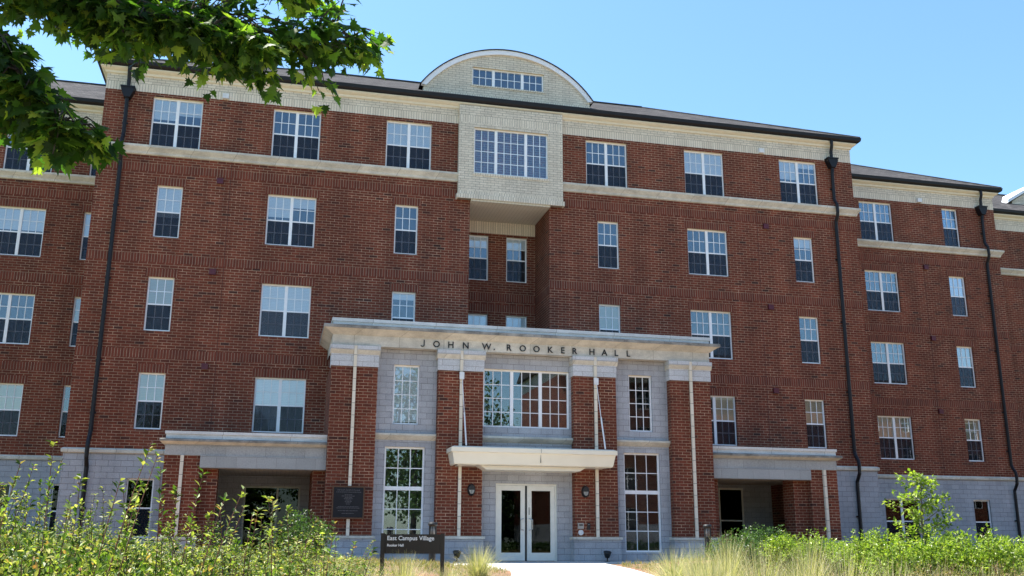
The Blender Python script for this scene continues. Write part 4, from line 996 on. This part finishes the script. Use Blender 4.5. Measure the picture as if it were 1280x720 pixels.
# maple overhanging the top left
LOBES = [(0, 0), (.10, .06), (.42, -.02), (.28, .16), (.50, .30), (.30, .34), (.34, .48), (.17, .44), (.16, .70), (.08, .66), (0, 1.0)]
LP = LOBES+[(-a, b) for a, b in LOBES[-2:0:-1]]
def maple_leaf(mb, p, d, nrm, size, rn):
    d = d.normalized(); s = d.cross(nrm); s = s.normalized() if s.length > 1e-4 else Vector((1, 0, 0)); n_ = s.cross(d); cup = rn.uniform(-.35, .25); dro = rn.uniform(0, .35)
    n = len(mb.v)
    for a, b in LP: mb.v.append(tuple(p+s*a*size*1.05+d*b*size+n_*size*(cup*abs(a)-dro*b*b*.6)))
    c = n+len(LP); mb.v.append(tuple(p+d*.30*size-n_*size*dro*.05)); k_ = len(LP)
    for i in range(k_): mb.f.append((c, n+i, n+(i+1) % k_)); mb.mi.append(0)
def maple():
    rn = random.Random(12)
    bx, by = -12.2, -29.6; g = ground_z(bx, by)
    t = thing('maple_tree', 'dark green maple whose leafy boughs hang into the top left of the picture', 'tree', (bx, by, g))
    def W3(x, y, z): return Vector((x-bx, y-by, z-g))
    tr = MB(); trunk = [W3(bx, by, g-.1), W3(bx+.05, by, 0.2), W3(bx+.0, by+.05, 1.8), W3(bx+.15, by+.1, 3.2), W3(bx+.1, by+.2, 5), W3(bx+.3, by, 7.5)]
    tr.tube(trunk, [.30, .22, .19, .17, .12, .05], 12); tr.build('trunk', ['bark'], t, smooth=True)
    fo = MB(); limbs = []
    def limb(pts, r, tw, leaves, size=.080, spread=.35, hang=.2):
        P = [W3(*p) for p in pts]; lm = MB()
        # smooth polyline
        Q = []
        for i in range(len(P)-1):
            a, b = P[i], P[i+1]; p0 = P[max(i-1, 0)]; p3 = P[min(i+2, len(P)-1)]
            for k_ in range(5):
                q = k_/5; Q.append(.5*((2*a)+(b-p0)*q+(2*p0-5*a+4*b-p3)*q*q+(-p0+3*a-3*b+p3)*q**3))
        Q.append(P[-1]); n = len(Q)
        lm.tube(Q, [max(r*(1-i/n), .004) for i in range(n)], 7, cap=False)
        for i in range(tw):
            q = rn.uniform(.22, 1)**.8; c = Q[min(int(q*(n-1)), n-1)]; ax = (Q[min(int(q*(n-1))+1, n-1)]-Q[max(int(q*(n-1))-1, 0)]).normalized()
            d = rv(rn); d.z = d.z*.45-.12; d = (d+ax*.5).normalized(); L_ = spread*rn.uniform(.4, 1.15)
            e = c+d*L_+Vector((0, 0, -hang*L_*rn.random())); mid = c.lerp(e, .5)+Vector((0, 0, .04)); lm.tube([c, mid, e], [.006, .004, .002], 4, cap=False)
            for j in range(int(leaves*1.25)):
                s = rn.uniform(.25, 1.05); pp_ = c.lerp(e, s)+rv(rn)*.03; dd = rv(rn); dd.z = -abs(dd.z)*.8-.15; sz = size*rn.uniform(.6, 1.15)
                stemv = dd.normalized()*.05; maple_leaf(fo, pp_+stemv, dd+d*.4, Vector((rn.gauss(0, .5), rn.gauss(0, .5), 1)), sz, rn)
        lm.build('limb', ['bark'], t, smooth=True)
    # main boughs reaching right across the view (real positions in metres)
    limb([(bx+.15, by+.1, 3.1), (-10.6, -28.6, 3.3), (-9.2, -27.6, 3.38), (-8.4, -27.2, 3.36), (-7.62, -27.1, 3.22), (-7.12, -27.0, 3.30)], .06, 150, 11, spread=.30)
    limb([(bx+.1, by+.15, 3.4), (-10.4, -28.2, 3.8), (-8.8, -27.3, 3.82), (-8.0, -27.0, 3.74), (-7.45, -26.9, 3.66)], .06, 120, 12, spread=.36)
    limb([(bx+.1, by+.1, 3.0), (-10.4, -28.3, 3.0), (-9.3, -27.7, 2.95), (-8.88, -27.6, 2.72), (-8.66, -27.55, 2.62), (-8.42, -27.5, 2.45)], .03, 40, 9, spread=.19, size=.095)
    limb([(-9.8, -28.0, 3.3), (-8.6, -27.4, 3.24), (-8.1, -27.25, 3.09), (-7.62, -27.2, 2.98)], .03, 65, 10, spread=.24)
    limb([(-10.6, -28.4, 3.2), (-9.5, -27.8, 3.22), (-8.8, -27.45, 3.14), (-8.45, -27.4, 3.10), (-8.05, -27.38, 3.06), (-7.60, -27.4, 3.00)], .035, 100, 10, spread=.17, hang=.1)
    limb([(-10.2, -28.3, 3.0), (-9.2, -27.8, 2.98), (-8.8, -27.62, 2.86), (-8.64, -27.62, 2.70), (-8.47, -27.66, 2.50), (-8.31, -27.68, 2.36)], .025, 60, 9, spread=.15, size=.09, hang=.3)
    limb([(bx+.1, by+.2, 4.2), (-10.4, -28.4, 4.6), (-8.8, -27.4, 4.5), (-7.4, -26.6, 4.2)], .06, 30, 9, spread=.5)
    for i in range(9):
        a = i*.7+.9; z = 3.6+i*.42; rr = 2.6*rn.uniform(.7, 1.1)
        if abs(((a+math.pi) % (2*math.pi))-math.pi) < .9 and z < 5: a += 2
        limb([(bx+.1, by+.1, z), (bx+math.cos(a)*rr*.5, by+math.sin(a)*rr*.5, z+.5), (bx+math.cos(a)*rr, by+math.sin(a)*rr, z+.8)], .05, 40, 9, spread=.7, size=.13)
    fo.build('foliage', ['maple'], t)
maple()

# ------------------------------------------------------------------ what stands across the courtyard (seen in the window reflections)
def big_tree(x, y, h, seed, label):
    rn = random.Random(seed); g = ground_z(x, y); t = thing('courtyard_tree', label, 'tree', (x, y, g), group='trees across the courtyard')
    MB().tube([Vector((0, 0, 0)), Vector((.1, 0, h*.3)), Vector((0, .1, h*.6)), Vector((.1, 0, h*.9))], [.28, .2, .13, .03], 8).build('trunk', ['bark'], t)
    fo = MB()
    for i in range(70):
        q = rn.random(); c = Vector((rn.gauss(0, .5), rn.gauss(0, .5), 0))*h*.28*(1.1-abs(q-.4))+Vector((0, 0, h*(.25+.72*q)))
        for j in range(60):
            leaf_quad(fo, c+rv(rn)*h*.085*rn.random()**.4, rv(rn), rv(rn), .34, .26, .1)
    fo.build('foliage', ['tree'], t)
for i, (x, y, h) in enumerate([(-10, -52, 11), (-3, -55, 12.5), (2.5, -50, 15.5), (7.5, -54, 15), (-17, -50, 12), (-24, -53, 11), (12, -60, 8)]):
    big_tree(x, y, h, 60+i, ['broad tree across the courtyard, behind the camera', 'tallest tree across the courtyard', 'small round tree across the courtyard', 'tree beside the brick wing across the courtyard', 'left broad tree across the courtyard', 'leftmost tree across the courtyard', 'low tree near the brick wing across the courtyard'][i])
opp = thing('brick_hall_opposite', 'red brick hall standing across the courtyard behind the camera', 'building', (0, 0, 0))
hs = [rect(16+4*i, zt, WD, H0) for i in range(18) for zt in (12.5, 9.4, 6.3, 3.2)]
mb, mats = wall('o', 13, 90, -1.2, 14, 0, hs, [(2.0, 2), (12.9, 0), (13.2, 4), (30, 3)], WM)
for x in (13, 90): side(mb, x, 0, 12, -1.2, 14, [(2.0, 2), (12.9, 0), (30, 3)])
# turn it to face the hall: mirror to y=-46 facing +y
mb.v = [(x, -46-y, z) for x, y, z in mb.v]; mb.build('wall', mats, opp)
MB().box(13.2, 89.8, -47.2, -47.0, -1, 13.8).build('shade_backing', ['shade_backing'], opp)
mb = MB()
for h_ in hs:
    a, b, c, d = h_; xm = (a+b)/2
    mb.box(a, b, -46.1, -46.06, d-.05, d); mb.box(a, b, -46.1, -46.06, c, c+.05); mb.box(xm-.04, xm+.04, -46.1, -46.06, c, d); mb.box(a, a+.04, -46.1, -46.06, c, d); mb.box(b-.04, b, -46.1, -46.06, c, d); mb.box(a, b, -46.1, -46.07, (c+d)/2-.03, (c+d)/2+.03)
mb.build('window_frames', ['vinyl'], opp)
mb = MB(); mb.prism([(-45.3, 14), (-58.6, 14), (-52, 17.4)], 'x', 12.6, 90.4); mb.build('roof', ['shingle'], opp)
